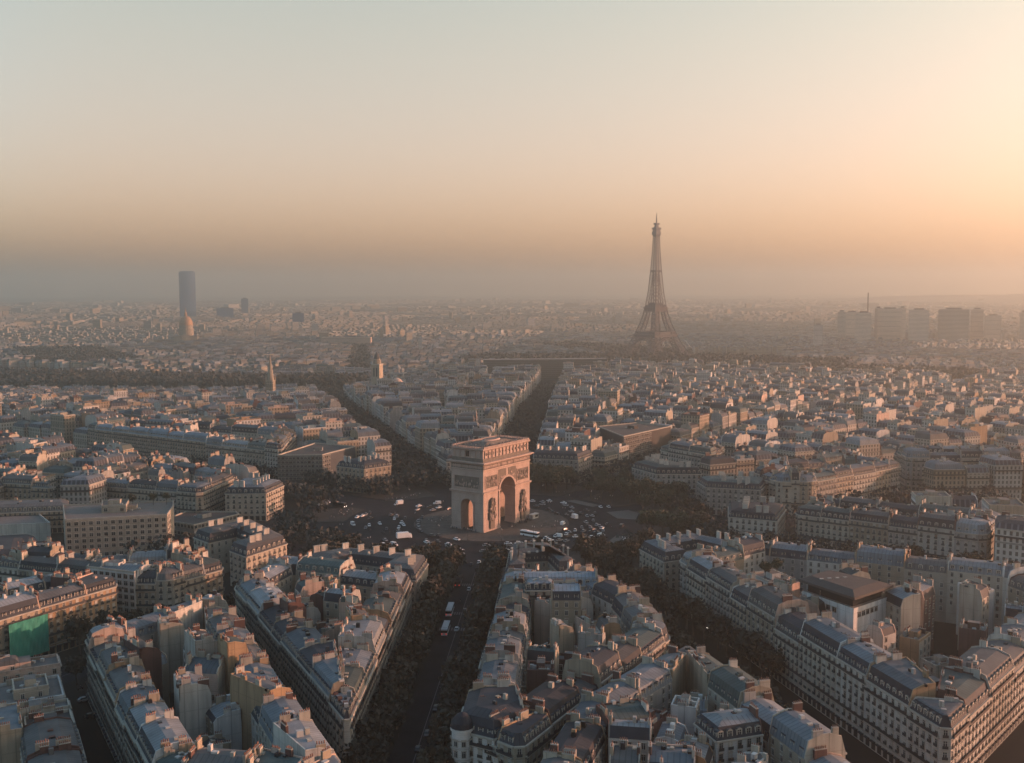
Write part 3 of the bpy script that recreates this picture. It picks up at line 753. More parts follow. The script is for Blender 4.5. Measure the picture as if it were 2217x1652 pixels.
# special buildings
B_ = lambda *a, **k: building(*a, **k)
B_([(205, 116), (158, 96), (165, 76), (172, 62), (190, 68), (228, 82)], ['s', 's', 's', 'c', 'c', 'c'], 20, 'pale modern office with rows of square windows and a tree garden on top', 'cream', 'gravel', 'cream', 2, style='flat', name='office_building', cat='office', mod=True, winw=3.6, balc=False)
B_([(196, 96), (184, 92), (190, 78), (204, 82)], ['c', 'c', 'c', 'c'], 23.5, 'pale penthouse storey on the office garden roof', 'cream', 'gravel', 'cream', 2, style='flat', mod=True, name='penthouse', winw=3.6, chim=False)
B_([(112, 211), (137, 206), (141, 194), (114, 197)], ['s', 's', 'c', 'p'], 22, 'stepped white building with dark planted terraces beside the chamfered corner', 'white', 'gravel', 'white', 2, style='flat', mod=True, name='terraced_building', winw=3.0)
B_([(172, -90), (141, -97), (130, -138), (166, -150)], ['s', 's', 's', 'c'], 22, 'dark glass-fronted building with sunlit flank beyond the circle, left of the arch', 'glassy', 'gravel', 'grey', 2, style='flat', mod=True, name='office_building', cat='office', winw=2.4, flatroof='darkroof')
B_([(-66, -206), (-41, -263), (-72, -292), (-101, -272)], ['s', 's', 's', 's'], 24, 'low black modern building with wide flat brown roof behind the circle trees', 'black', 'darkroof', 'black', 2, style='flat', mod=True, name='office_building', cat='office', flatroof='darkroof')
B_([(160, 62), (147, 30), (152, 24), (182, 28), (184, 52)], ['s', 's', 's', 's', 's'], 6.5, 'low dark flat-roofed pavilion beside the circle on the left', 'grey', 'darkroof', 'grey', 2, style='flat', mod=True, name='pavilion', cat='pavilion', flatroof='darkroof')
# modern hall with the overhanging dark roof in the big right block
r_ = thing('modern_hall', (-174, 205, 0), 'modern white hall under a wide overhanging dark roof, above the diagonal row', 'hall')
mb = MB(); q = [(-160, 203), (-171, 190), (-191, 206), (-176, 223)]
if area(q) < 0: q = q[::-1]
mb.prism(q, 0, 25.0, 'white_plain', 'gravel'); mb.build('wall', r_, (-174, 205, 0))
mb = MB(); mb.prism(inset(q, [1.6] * 4), 25.0, 28.6, 'glass'); mb.build('glazed_storey', r_, (-174, 205, 0))
mb = MB(); q2 = inset(q, [-1.2] * 4); mb.prism(q2, 28.6, 29.5, 'darkroof'); q3 = inset(q, [2.5] * 4); mb.hexa([(*v, 29.5) for v in q2], [(*v, 31.0) for v in q3], 'darkroof')
for t in range(4): mb.prism([(-176 + t * 3 + a, 203 + t * 1.2 + b) for a, b in ((0, 0), (1.3, .4), (1, 1.2), (-.3, .8))], 30.9, 31.3, 'frame')
mb.build('roof', r_, (-174, 205, 0))
for i in range(4):
    p, q_ = q[i], q[(i + 1) % 4]; l = math.dist(p, q_); d = ((q_[0] - p[0]) / l, (q_[1] - p[1]) / l); nn = (d[1], -d[0])
    if facing(*p, *nn) < -0.1: continue
    for j in range(5):
        t = (j + 0.5) / 5 * l * 0.6 + l * 0.1
        obj('window', WIN_MOD, r_, (p[0] + d[0] * t + 174, p[1] + d[1] * t - 205, 21.2), math.atan2(nn[0], -nn[1]))
# tall blank walls and odd houses seen in the near blocks
def odd(cx, cy, w, d, az, h, label, wall, roof, party, types=('c', 'p', 'p', 'p'), **kw):
    t = R(az); u, v = (math.sin(t), math.cos(t)), (math.cos(t), -math.sin(t))
    P = [(cx + u[0] * a * w / 2 + v[0] * b * d / 2, cy + u[1] * a * w / 2 + v[1] * b * d / 2) for a, b in ((-1, -1), (1, -1), (1, 1), (-1, 1))]
    return building(P, list(types), h, label, wall, roof, party, 2, group='blank-walled houses', **kw)
odd(38, 300, 13, 8, -42, 26, 'tall pale house showing a wide blank grey wall, in the wall-studded block', 'pale', 'slate-dark', 'pale', rise=2.4)
odd(58, 303, 16, 7, -52, 24.5, 'house with a long dark red blank wall, near the left street', 'brick', 'brown-grey', 'brick', rise=1.6)
odd(6, 328, 20, 8, -58, 24, 'long house with a plain orange-ochre gable wall at the lower left', 'ochre', 'blue-grey', 'ochre', rise=2)
odd(25, 305, 9, 7, -45, 26, 'narrow orange house with a green copper-like roof and brown flue', 'ochre', 'green-grey', 'ochre', rise=3.6)
odd(26, 252, 8, 7, -45, 24, 'dark red gable-walled house above the narrow lane', 'brick', 'slate-dark', 'brick', rise=2)
odd(-4, 266, 10, 8, -30, 25.5, 'bright orange gable-walled house in the flatiron block', 'ochre', 'brown-grey', 'ochre', rise=2)
odd(-60, 214, 12, 9, 80, 25, 'cream house with tall windows and one square stair tower, middle block', 'cream', 'blue-white', 'cream', ('s', 'c', 's', 'c'), rise=2.4)
odd(-72, 229, 11, 8, 80, 26, 'house with a wide brown curved gable in the middle block', 'tan', 'blue-white', 'tan', rise=3.2)
odd(-66, 200, 30, 10, 80, 23, 'long house under pale blue-white zinc with big dormers, middle block', 'cream', 'blue-white', 'brick', ('s', 'p', 'c', 'p'), rise=3.4, slate='blue-white')
odd(-128, 330, 14, 12, 62, 22.5, 'white-walled house with four rows of paired windows at the bottom', 'white', 'pale zinc', 'brick', ('s', 's', 's', 'p'), rise=3.2, slate='slate', balc=False)
odd(-100, 330, 13, 9, 60, 22, 'cream house beside a dark red gable at the lower middle', 'cream', 'green-grey', 'brick', ('s', 'p', 'p', 'p'), rise=3)
odd(-150, 186, 14, 12, -30, 25, 'white-walled house topped by a dense roof garden, big right block', 'white', 'gravel', 'white', ('s', 's', 'c', 'c'), style='flat', chim=False, mod=True)
# the white corner house with the round turret
r_ = building([(-55, 338), (-53.5, 322), (-68, 318), (-73, 333), (-66, 342)], ['s', 'p', 'p', 's', 's'], 20.5, 'white corner house with round turret and dark roof beside the bus avenue', 'white', 'slate-dark', 'tan', 2, rise=4.5, slate='slate', name='corner_house')
mb = MB(); mb.lathe([(2.9, 0), (2.9, 21), (3.3, 21.2), (3.3, 21.8), (2.7, 22)], 'white', 16, -56.5, 338.5)
for z in (7.2, 10.3, 13.4, 16.5, 18.8): mb.lathe([(3.25, z), (3.25, z + 0.25)], 'trim', 16, -56.5, 338.5)
mb.build('turret', r_, (r_.location[0], r_.location[1], 0))
mb = MB(); mb.lathe([(3.3, 22), (3.0, 23.4), (1.6, 25.2), (0, 26)], 'slate', 16, -56.5, 338.5); mb.build('turret_roof', r_, (r_.location[0], r_.location[1], 0))
for z in (5, 8, 11.1, 14.2, 17.3):
    for a in (20, 65, 110, 155): obj('window', WIN_PLAIN, r_, (-56.5 + 2.92 * math.cos(R(a)) - r_.location[0], 338.5 + 2.92 * math.sin(R(a)) - r_.location[1], z), R(a + 90))
# green scaffold net on the ochre row
mb = MB(); p0, p1 = (131.6, 267.5), (125.6, 252.6); nn = (-0.928, 0.372)
for i in range(14):
    for j in range(12):
        def gp(i, j):
            t = i / 14; o = 1.5 + 0.12 * math.sin(i * 1.9 + j) ; return (p0[0] + (p1[0] - p0[0]) * t + nn[0] * o, p0[1] + (p1[1] - p0[1]) * t + nn[1] * o, 3.0 + 14.5 * j / 12)
        mb.poly([gp(i, j), gp(i + 1, j), gp(i + 1, j + 1), gp(i, j + 1)], 'net')
r_ = thing('scaffold_net', (*p0, 0), 'bright green net stretched over the scaffold on the ochre row', 'scaffold net')
mb.build('net', r_, (*p0, 0))
mb = MB()
for i in range(7):
    t = i / 6; x, y = p0[0] + (p1[0] - p0[0]) * t, p0[1] + (p1[1] - p0[1]) * t
    mb.beam((x + nn[0] * 1.25, y + nn[1] * 1.25, 0), (x + nn[0] * 1.25, y + nn[1] * 1.25, 18), 0.12, 'iron')
for z in (3, 6, 9, 12, 15): obox(mb, p0, p1, nn, 0.3, 1.2, z, z + 0.1, 'iron')
mb.build('scaffold', r_, (*p0, 0))
r_ = thing('awning', (-5, 197, 0), 'pale flat awning on posts at the foot of the bus avenue houses', 'awning')
mb = MB(); mb.hexa([(2, -7, 3.6), (2.8, 7, 3.6), (-1.5, 7.5, 3.2), (-2.5, -6.5, 3.2)], [(2, -7, 3.9), (2.8, 7, 3.9), (-1.5, 7.5, 3.5), (-2.5, -6.5, 3.5)], 'pale_plain'); mb.build('canopy', r_)
for x, y in ((-1.4, 7), (-2.2, -6), (1.8, -6.6), (2.6, 6.6)):
    mb = MB(); mb.beam((x, y, 0), (x, y, 3.4), 0.15, 'iron'); mb.build('post', r_)

# ------------------------------------------------------------------ the city beyond the circle
NEAR_POLYS = list(OCC)
NP = [(p, centre(p), max(math.dist(centre(p), v) for v in p)) for p in NEAR_POLYS]
def free(pl):
    c = centre(pl); r0 = max(math.dist(c, v) for v in pl)
    for p, pc, pr in NP:
        if math.dist(c, pc) > pr + r0: continue
        ins = inset(pl, [1.0] * len(pl))
        if any(inside(p, v) for v in ins + [c]) or any(inside(pl, v) for v in p + [pc]): return False
    return True
TREE_BANDS = [  # dark wooded strips far off: outline, height
    ([(1150, -860), (980, -845), (820, -880), (640, -860), (530, -900), (400, -925), (405, -1050), (560, -1030), (820, -1055), (1150, -1090)], 24),
    ([(1200, -1330), (1520, -1720), (1330, -1790), (1000, -1400)], 22),
    ([(-330, -1330), (-180, -1370), (-20, -1430), (120, -1440), (330, -1420), (330, -1560), (60, -1640), (-140, -1640), (-420, -1480)], 26),
    ([(30, -1760), (330, -2080), (200, -2180), (-120, -1860)], 20),
    ([(478, -1300), (742, -2120), (792, -2120), (528, -1300)], 17),
    ([(230, -1090), (330, -1060), (340, -1125), (215, -1140)], 17),
    ([(-560, -1180), (-330, -1280), (-350, -1380), (-620, -1290)], 25),
]
def corridor(x, y):
    r = math.hypot(x, y); az = math.degrees(math.atan2(x, y)) % 360
    for k in ('champs', 'marceau', 'iena', 'kleber', 'hugo', 'foch'):
        if k in ('marceau', 'iena') and r > 1150: continue
        d = abs((az - axaz(k, r) + 180) % 360 - 180)
        if d < 60 and r * math.sin(R(d)) < HALF[k]: return True
    return False
order = sorted([(axaz(k, 150) % 360, k) for k in AX if k in ('friedland', 'champs', 'marceau', 'iena', 'kleber', 'hugo', 'foch', 'armee')])
ZONE = {'friedland': 'north of the wide avenue', 'champs': 'between wide avenue and church tower', 'marceau': 'between the two wooded avenues', 'iena': 'between wooded avenue and iron tower', 'kleber': 'behind the trees right of arch', 'hugo': 'beyond the grey mansion', 'foch': 'beyond the park avenue'}
cands = []
rc = random.Random(5)
bands, r = [], 172
while r < 1400:
    d = rc.choice((46, 52, 58)); bands.append((r, r + d)); r += d + 9
for i in range(len(order) - 1):
    k, k2 = order[i][1], order[i + 1][1]
    for r0, r1 in bands:
        rm = (r0 + r1) / 2
        def bounds(r):
            a0, a1 = axaz(k, r), axaz(k2, r)
            return a0 + math.degrees(math.asin(min(0.9, HALF[k] / r))), a1 - math.degrees(math.asin(min(0.9, HALF[k2] / r)))
        b0, b1 = bounds(rm)
        wd = R(b1 - b0) * rm
        if wd < 16: continue
        nc = max(1, int(round(wd / 82.0)))
        for c in range(nc):
            if not in_view(*pol(rm, b0 + (b1 - b0) * (c + 0.5) / nc), 60): continue
            skew = rc.uniform(-7, 7)
            nl = max(1, int(round((wd / nc - 9) / rc.choice((12, 14, 17)))))
            for row in (0, 1):
                cuts = [0] + sorted((m + rc.uniform(-.2, .2)) / nl for m in range(1, nl)) + [1]
                for m in range(nl):
                    def pt(u, v):
                        r = r0 + (r1 - r0) * v + skew * (u - 0.5)
                        a0, a1 = bounds(r); w_ = R(a1 - a0) * r; g = 4.5 / w_ * (a1 - a0)
                        c0, c1 = a0 + (a1 - a0) * c / nc + (g if c else 0), a0 + (a1 - a0) * (c + 1) / nc - (g if c < nc - 1 else 0)
                        return pol(r, c0 + (c1 - c0) * u)
                    v0, v1 = (0.0, rc.uniform(0.3, 0.37)) if row == 0 else (rc.uniform(0.64, 0.7), 1.0)
                    u0, u1 = cuts[m], cuts[m + 1]
                    pl = [pt(u0, v0), pt(u1, v0), pt(u1, v1), pt(u0, v1)]
                    ty = ['s', 's' if m == nl - 1 else 'p', 'c', 's' if m == 0 else 'p'] if row == 0 else ['c', 's' if m == nl - 1 else 'p', 's', 's' if m == 0 else 'p']
                    if abs(area(pl)) < 60: continue
                    cands.append((pl, ty, k, row))
                    if m in (0, nl - 1) and row == 0 and nl > 1:       # side wing closing the block
                        ua, ub = (u0, min(u1, u0 + 12 / (wd / nc))) if m == 0 else (max(u0, u1 - 12 / (wd / nc)), u1)
                        cands.append(([pt(ua, 0.375), pt(ub, 0.375), pt(ub, 0.63), pt(ua, 0.63)], ['p', 's' if m else 'c', 'p', 's' if not m else 'c'], k, 2))
                    elif rc.random() < 0.55 and row == 0:
                        cands.append(([pt(u0 + 0.01, 0.4), pt(u1 - 0.01, 0.4), pt(u1 - .01, 0.58), pt(u0 + .01, 0.58)], ['c', 'p', 'c', 'p'], k, 3))
cands = [c for c in cands if in_view(*centre(c[0]), 12) and free(c[0]) and not any(inside(t[0], centre(c[0])) for t in TREE_BANDS) and rc.random() > (0.07 if camdist(*centre(c[0])) > 900 else 0.0)]
cands.sort(key=lambda c: camdist(*centre(c[0])))
n_ind = max(0, 320 - sum(1 for o in col.objects if o.name.startswith('apartment_building')))
zc = {}
MIDMESH = MB(); FARN = 0
for q, (pl, ty, k, row) in enumerate(cands):
    c = centre(pl); z = gz(*c); wl, rfk, pk = rc.choice(WK + ['cream', 'pale']), rc.choice(RK), rc.choice(PK + ['white', 'pale', 'cream'])
    h = rc.uniform(15, 26) if row < 3 else rc.uniform(8, 25); st = 'mansard'
    if rc.random() < 0.24: st, h = 'flat', h + rc.uniform(0, 8); wl = rc.choice(('white', 'pale', 'tan'))
    if c[1] < -560 and c[0] > 300: h = min(h, 15) * 0.75
    kw = dict(style=st, rise=rc.choice((2.6, 3.2, 4.0)), rnd=rc, z=z)
    if q < n_ind:
        zc[k] = zc.get(k, 0) + 1
        rn = ('flat' if st == 'flat' else rfk)
        building(pl, ty, h, f"{wl} house with {rn} roof, {nth(zc[k] - 1)} nearest {ZONE[k]}", wl, rfk if st != 'flat' else 'pale zinc', pk, 1, group='houses beyond the circle', **kw)
    else: building(pl, ty, h, None, wl, rfk, pk, 1, into=MIDMESH, **kw)
o = stuff(MIDMESH.build('distant_houses')); tag(o, 'dense haze-dimmed quarters of zinc-roofed stone houses beyond the circle', 'buildings')
# the far city: rows of blocks down to the haze
far = MB(); rf_ = random.Random(9)
def far_block(x, y, w, d, h, rot, wm, rm, pitched):
    c, s_ = math.cos(rot), math.sin(rot); z = gz(x, y)
    P = [(x + c * a * w / 2 - s_ * b * d / 2, y + s_ * a * w / 2 + c * b * d / 2) for a, b in ((-1, -1), (1, -1), (1, 1), (-1, 1))]
    if pitched:
        for i in range(4): far.poly([(*P[i], z - 2), (*P[(i + 1) % 4], z - 2), (*P[(i + 1) % 4], z + h), (*P[i], z + h)], wm)
        Q = inset(P, [min(w, d) * 0.28] * 4); zt = z + h + 4
        for i in range(4): far.poly([(*P[i], z + h), (*P[(i + 1) % 4], z + h), (*Q[(i + 1) % 4], zt), (*Q[i], zt)], rm)
        far.poly([(*v, zt) for v in Q], rm)
    else:
        for i in range(4): far.poly([(*P[i], z - 2), (*P[(i + 1) % 4], z - 2), (*P[(i + 1) % 4], z + h), (*P[i], z + h)], wm)
        far.poly([(*v, z + h) for v in P], rm)
r = 1395.0
def district(x, y):
    q = random.Random(int(x // 330) * 7919 + int(y // 330) * 104729); return q.uniform(0, 1.57), q.uniform(13, 18), q.random()
while r < 9500:
    step = 13 if r < 2200 else 15 if r < 3500 else 28 if r < 5500 else 55
    w0 = 13 if r < 2200 else 14 if r < 3500 else 26 if r < 5500 else 50
    az = 128.0
    while az < 214:
        az += math.degrees((w0 * rf_.uniform(0.8, 1.5)) / r)
        rr_ = r + rf_.uniform(-0.35, 0.35) * step; x, y = pol(rr_, az)
        if not in_view(x, y, 30) or rf_.random() < 0.12: continue
        if any(inside(t[0], (x, y)) for t in TREE_BANDS) or (r < 1150 and corridor(x, y)) or math.dist((x, y), (-40, -1715)) < 130 or math.dist((x, y), (1286, -2090)) < 90: continue
        h = rf_.uniform(13, 20)
        if rf_.random() < 0.006 and r > 2200: h = rf_.uniform(26, 44)
        rot, hb, tr = district(x, y)
        if tr < 0.06: continue
        far_block(x, y, w0 * rf_.choice((0.6, 0.9, 1.3, 1.8)), step * rf_.uniform(0.45, 0.8), h if h > 25 else hb + rf_.uniform(-4, 6), rot, rf_.choice(WK + ['grey', 'tan', 'cream'] + (['white'] if rf_.random() < 0.2 else [])) + '_far', rf_.choice(RK), r < 2500 and rf_.random() < 0.6)
    r += step
o = stuff(far.build('far_city')); tag(o, 'far city fading into brown haze towards the horizon', 'buildings')
print('individual', n_ind, 'cands', len(cands), 'midfaces', len(MIDMESH.f), 'far', len(far.f), 'windows', COUNT['win'])

# ------------------------------------------------------------------ the triumphal arch
def cut(base, cutters):
    bpy_obs = []
    o = bpy.data.objects.new('cut', fixn(base)); col.objects.link(o)
    for me in cutters:
        c = bpy.data.objects.new('cutter', fixn(me)); col.objects.link(c); bpy_obs.append(c)
        m = o.modifiers.new('b', 'BOOLEAN'); m.operation = 'DIFFERENCE'; m.object = c; m.solver = 'EXACT'
    dg = bpy.context.evaluated_depsgraph_get()
    me = bpy.data.meshes.new_from_object(o.evaluated_get(dg), depsgraph=dg)
    for c in bpy_obs + [o]: bpy.data.objects.remove(c)
    return me
def arch_prof(w, spring, n=14, z0=-1.0): return [(-w / 2, z0), (w / 2, z0)] + [(w / 2 * math.cos(math.pi * a / n), spring + w / 2 * math.sin(math.pi * a / n)) for a in range(n + 1)]
def extrude_y(prof, y0, y1, m, axis='y'):
    mb = MB(); f = (lambda x, y, z: (x, y, z)) if axis == 'y' else (lambda x, y, z: (-y, x, z))
    mb.hexa([f(x, y0, z) for x, z in prof], [f(x, y1, z) for x, z in prof], m); return mb
arch = thing('triumphal_arch', (0, 0, 0.24), 'huge carved stone triumphal arch, sunlit pink on one face, in the middle of the circle', 'arch', rz=R(64.6))
arch.scale = (1.055, 1.05, 1.0)
mb = MB(); mb.box(-22.4, 22.4, -11.1, 11.1, 0, 35.4, 'arc')
GA, SA = arch_prof(14.6, 21.9), arch_prof(8.4, 14.5)
me = cut(mb.mesh('masonry'), [extrude_y(GA, -15, 15, 'arc').mesh('a'), extrude_y(SA, -30, 30, 'arc', 'x').mesh('b')])
if not me.materials: me.materials.append(M['arc'])
obj('masonry', me, arch)
def ringbox(z0, z1, o, m, o2=None):
    mb = MB(); o2 = o if o2 is None else o2
    mb.hexa([(-22.4 - o, -11.1 - o, z0), (22.4 + o, -11.1 - o, z0), (22.4 + o, 11.1 + o, z0), (-22.4 - o, 11.1 + o, z0)], [(-22.4 - o2, -11.1 - o2, z1), (22.4 + o2, -11.1 - o2, z1), (22.4 + o2, 11.1 + o2, z1), (-22.4 - o2, 11.1 + o2, z1)], m); return mb
ra = random.Random(3)
def addboxes(mb, z0, z1, o, step, dep, m, wfrac=0.6):
    for (x0, x1, yy, ax) in ((-22, 22, 11.1 + o, 'x'), (-22, 22, -11.1 - o, 'x'), (-10.7, 10.7, 22.4 + o, 'y'), (-10.7, 10.7, -22.4 - o, 'y')):
        k = int((x1 - x0) / step)
        for i in range(k):
            c = x0 + (i + 0.5) * (x1 - x0) / k; w = step * wfrac / 2
            a, b = sorted((yy, yy + math.copysign(dep, yy)))
            if ax == 'x': mb.box(c - w, c + w, a, b, z0, z1, m)
            else: mb.box(a, b, c - w, c + w, z0, z1, m)
def figures(mb, z0, z1, o, n, m, sides=((1, 22), (-1, 22)), ends=True):
    for s_ in (1, -1):
        for i in range(n):
            x = -22 + 44 * (i + ra.uniform(.2, .8)) / n
            mb.blob((x, s_ * (11.1 + o), (z0 + z1) / 2 + ra.uniform(-.1, .1)), (0.32 + ra.random() * .3, 0.28, (z1 - z0) / 2), m, 5)
        for i in range(n // 2):
            y = -10.8 + 21.6 * (i + ra.uniform(.2, .8)) / (n // 2)
            mb.blob((s_ * (22.4 + o), y, (z0 + z1) / 2), (0.28, 0.32 + ra.random() * .3, (z1 - z0) / 2), m, 5)
mb = ringbox(35.4, 36.3, 0.35, 'arc'); mb2 = ringbox(36.3, 38.9, 0.1, 'arc_dark'); 
for b in (mb2,): 
    n0 = len(mb.v); mb.v += b.v; mb.f += [tuple(i + n0 for i in f) for f in b.f]; mb.m += [mb.mi('arc_dark')] * len(b.f)
figures(mb, 36.5, 38.6, 0.15, 60, 'arc')
mb.build('frieze', arch)
mb = ringbox(38.9, 39.5, 0.5, 'arc', 1.2)
addboxes(mb, 39.5, 39.9, 0.6, 1.0, 1.0, 'arc'); b = ringbox(39.9, 40.6, 1.9, 'arc'); n0 = len(mb.v); mb.v += b.v; mb.f += [tuple(i + n0 for i in f) for f in b.f]; mb.m += [0] * len(b.f)
mb.build('cornice', arch)
mb = ringbox(40.6, 47.2, -0.5, 'arc')
b = ringbox(40.6, 42.6, -0.1, 'arc_dark', -0.3); n0 = len(mb.v); mb.v += b.v; mb.f += [tuple(i + n0 for i in f) for f in b.f]; mb.m += [mb.mi('arc_dark')] * len(b.f)
addboxes(mb, 42.7, 47.0, -0.52, 3.3, 0.5, 'arc', 0.14)
mb.box(21.7, 22.02, -1.1, 1.1, 43.4, 46.6, 'glass')
mb.build('attic', arch)
for s_ in (1, -1):
    for i in range(13):
        x = -22 + 44 * (i + 1.0) / 14 + 0.0; m2 = MB()
        n = 10; cy0 = s_ * 10.62
        m2.hexa([(x + 0.95 * math.cos(6.283 * a / n), cy0, 45 + 0.95 * math.sin(6.283 * a / n)) for a in range(n)], [(x + 0.7 * math.cos(6.283 * a / n), cy0 + s_ * 0.35, 45 + 0.7 * math.sin(6.283 * a / n)) for a in range(n)], 'arc_dark')
        m2.build('shield', arch)
mb = ringbox(47.2, 47.7, 0.1, 'arc', 0.5)
addboxes(mb, 47.7, 49.5, -0.3, 1.15, 0.5, 'arc', 0.7)
b = ringbox(47.7, 48.4, 0.3, 'arc'); n0 = len(mb.v); mb.v += b.v; mb.f += [tuple(i + n0 for i in f) for f in b.f]; mb.m += [0] * len(b.f)
mb.build('parapet', arch)
mb = MB(); mb.box(-21.6, 21.6, -10.4, 10.4, 48.35, 48.5, 'plaza')
mb.hexa([(-15, -6, 48.5), (15, -6, 48.5), (15, 6, 48.5), (-15, 6, 48.5)], [(-9, -4, 50.2), (9, -4, 50.2), (9, 4, 50.2), (-9, 4, 50.2)], 'arc_dark')
for a in range(20):
    t0, t1 = 6.2832 * a / 20, 6.2832 * (a + 1) / 20
    mb.poly([(7.5 * math.cos(t0), 3.6 * math.sin(t0), 50.2), (7.5 * math.cos(t1), 3.6 * math.sin(t1), 50.2), (6.8 * math.cos(t1), 3.2 * math.sin(t1), 51.0), (6.8 * math.cos(t0), 3.2 * math.sin(t0), 51.0)], 'arc')
mb.poly([(6.8 * math.cos(6.2832 * a / 20), 3.2 * math.sin(6.2832 * a / 20), 51.0) for a in range(20)], 'gravel')
mb.build('roof_terrace', arch)
# impost moulding, plinths, archivolts
for sx in (-1, 1):
    for sy in (-1, 1):
        mb = MB(); x0, x1 = sorted((sx * 7.05, sx * 22.95)); y0, y1 = sorted((sy * 3.95, sy * 11.65))
        mb.box(x0, x1, y0 if sy < 0 else 3.95, y1, 0, 0.9, 'arc'); mb.box(*sorted((sx * 7.2, sx * 22.65)), *sorted((sy * 4.1, sy * 11.35)), 0.9, 1.7, 'arc')
        mb.box(*sorted((sx * 7.2, sx * 22.6)), *sorted((sy * 4.1, sy * 11.3)), 5.6, 6.1, 'arc')
        mb.build('plinth', arch)
        mb = MB()
        xa, xb = sorted((sx * 7.0, sx * 23.2)); ya, yb = sorted((sy * 10.9, sy * 11.9))
        mb.box(xa, xb, ya, yb, 22.2, 22.8, 'arc'); mb.box(xa, xb, *sorted((sy * 10.9, sy * 12.2)), 22.8, 23.2, 'arc')
        if sy > 0:
            mb.box(*sorted((sx * 22.2, sx * 23.2)), -11.0, 11.0, 22.2, 22.8, 'arc'); mb.box(*sorted((sx * 22.2, sx * 23.5)), -11.1, 11.1, 22.8, 23.2, 'arc')
        mb.box(*sorted((sx * 6.8, sx * 7.6)), *sorted((sy * 4.5, sy * 11.0)), 21.2, 21.9, 'arc')
        mb.build('impost', arch)
        # sculpture group on its pedestal
        mb = MB(); cx = sx * 14.9; s_ = sy
        mb.box(cx - 2.0, cx + 2.0, *sorted((s_ * 11.1, s_ * 11.9)), 0.9, 6.2, 'arc_dark')
        for i in range(95):
            t = ra.random(); z = 6.4 + t * 11.4; wd = 3.1 * (1 - 0.45 * t) * (0.85 if t < .15 else 1)
            mb.blob((cx + ra.uniform(-wd, wd), s_ * (11.3 + ra.random() * 0.9), z), (0.5 + ra.random() * .35, 0.6, 1.0 + ra.random() * 0.7), ra.choice(('arc_dark', 'arc_dark', 'arc')), 6)
        mb.blob((cx, s_ * 11.7, 18.0), (0.9, 0.8, 1.5), 'arc_dark'); mb.blob((cx - 1.3, s_ * 11.5, 17.0), (1.4, 0.5, 0.6), 'arc_dark'); mb.blob((cx + 1.3, s_ * 11.5, 17.0), (1.4, 0.5, 0.6), 'arc_dark')
        mb.build('sculpture_group', arch)
        mb = MB(); x0, x1 = sorted((sx * 9.6, sx * 20.4)); z0, z1 = 25.2, 32.2
        for a in ((x0, x1, z0 - .5, z0), (x0, x1, z1, z1 + .5), (x0 - .5, x0, z0 - .5, z1 + .5), (x1, x1 + .5, z0 - .5, z1 + .5)): mb.box(a[0], a[1], *sorted((sy * 11.05, sy * 11.4)), a[2], a[3], 'arc')
        mb.box(x0, x1, *sorted((sy * 11.05, sy * 11.15)), z0, z1, 'arc_dark')
        for i in range(44): mb.blob((ra.uniform(x0 + .5, x1 - .5), sy * 11.2, ra.uniform(z0 + 1, z1 - 1.2)), (.42, .3, .9), ra.choice(('arc', 'arc_dark')), 5)
        mb.build('relief_panel', arch)
for sx in (-1, 1):
    mb = MB(); x = sx * 22.4; y0, y1, z0, z1 = -8.6, 8.6, 25.2, 31.8
    for a in ((y0, y1, z0 - .5, z0), (y0, y1, z1, z1 + .5), (y0 - .5, y0, z0 - .5, z1 + .5), (y1, y1 + .5, z0 - .5, z1 + .5)): mb.box(*sorted((x - sx * .05, x + sx * 0.35)), a[0], a[1], a[2], a[3], 'arc')
    mb.box(*sorted((x, x + sx * 0.1)), y0, y1, z0, z1, 'arc_dark')
    for i in range(70): mb.blob((x + sx * 0.15, ra.uniform(y0 + .5, y1 - .5), z0 + 0.6 + abs(ra.gauss(0, 1.5))), (.3, .42, .85), 'arc' if ra.random() < .4 else 'arc_dark', 5)
    mb.build('relief_panel', arch)
def archivolt(w, spring, wid, y, axis, n=16):
    mb = MB(); f = (lambda x, yy, z: (x, yy, z)) if axis == 'y' else (lambda x, yy, z: (yy, x, z))
    for a in range(n):
        t0, t1 = math.pi * a / n, math.pi * (a + 1) / n; r0, r1 = w / 2, w / 2 + wid
        q = [(r0 * math.cos(t0), spring + r0 * math.sin(t0)), (r1 * math.cos(t0), spring + r1 * math.sin(t0)), (r1 * math.cos(t1), spring + r1 * math.sin(t1)), (r0 * math.cos(t1), spring + r0 * math.sin(t1))]
        mb.hexa([f(x, y - math.copysign(.1, y), z) for x, z in q], [f(x, y + math.copysign(.45, y), z) for x, z in q], 'arc')
    for s_ in (-1, 1):
        mb.hexa([f(s_ * xx, y - math.copysign(.1, y), 1.7) for xx in (w / 2, w / 2 + wid)] + [f(s_ * xx, y + math.copysign(.4, y), 1.7) for xx in (w / 2 + wid, w / 2)], [f(s_ * xx, y - math.copysign(.1, y), spring) for xx in (w / 2, w / 2 + wid)] + [f(s_ * xx, y + math.copysign(.4, y), spring) for xx in (w / 2 + wid, w / 2)], 'arc')
    return mb
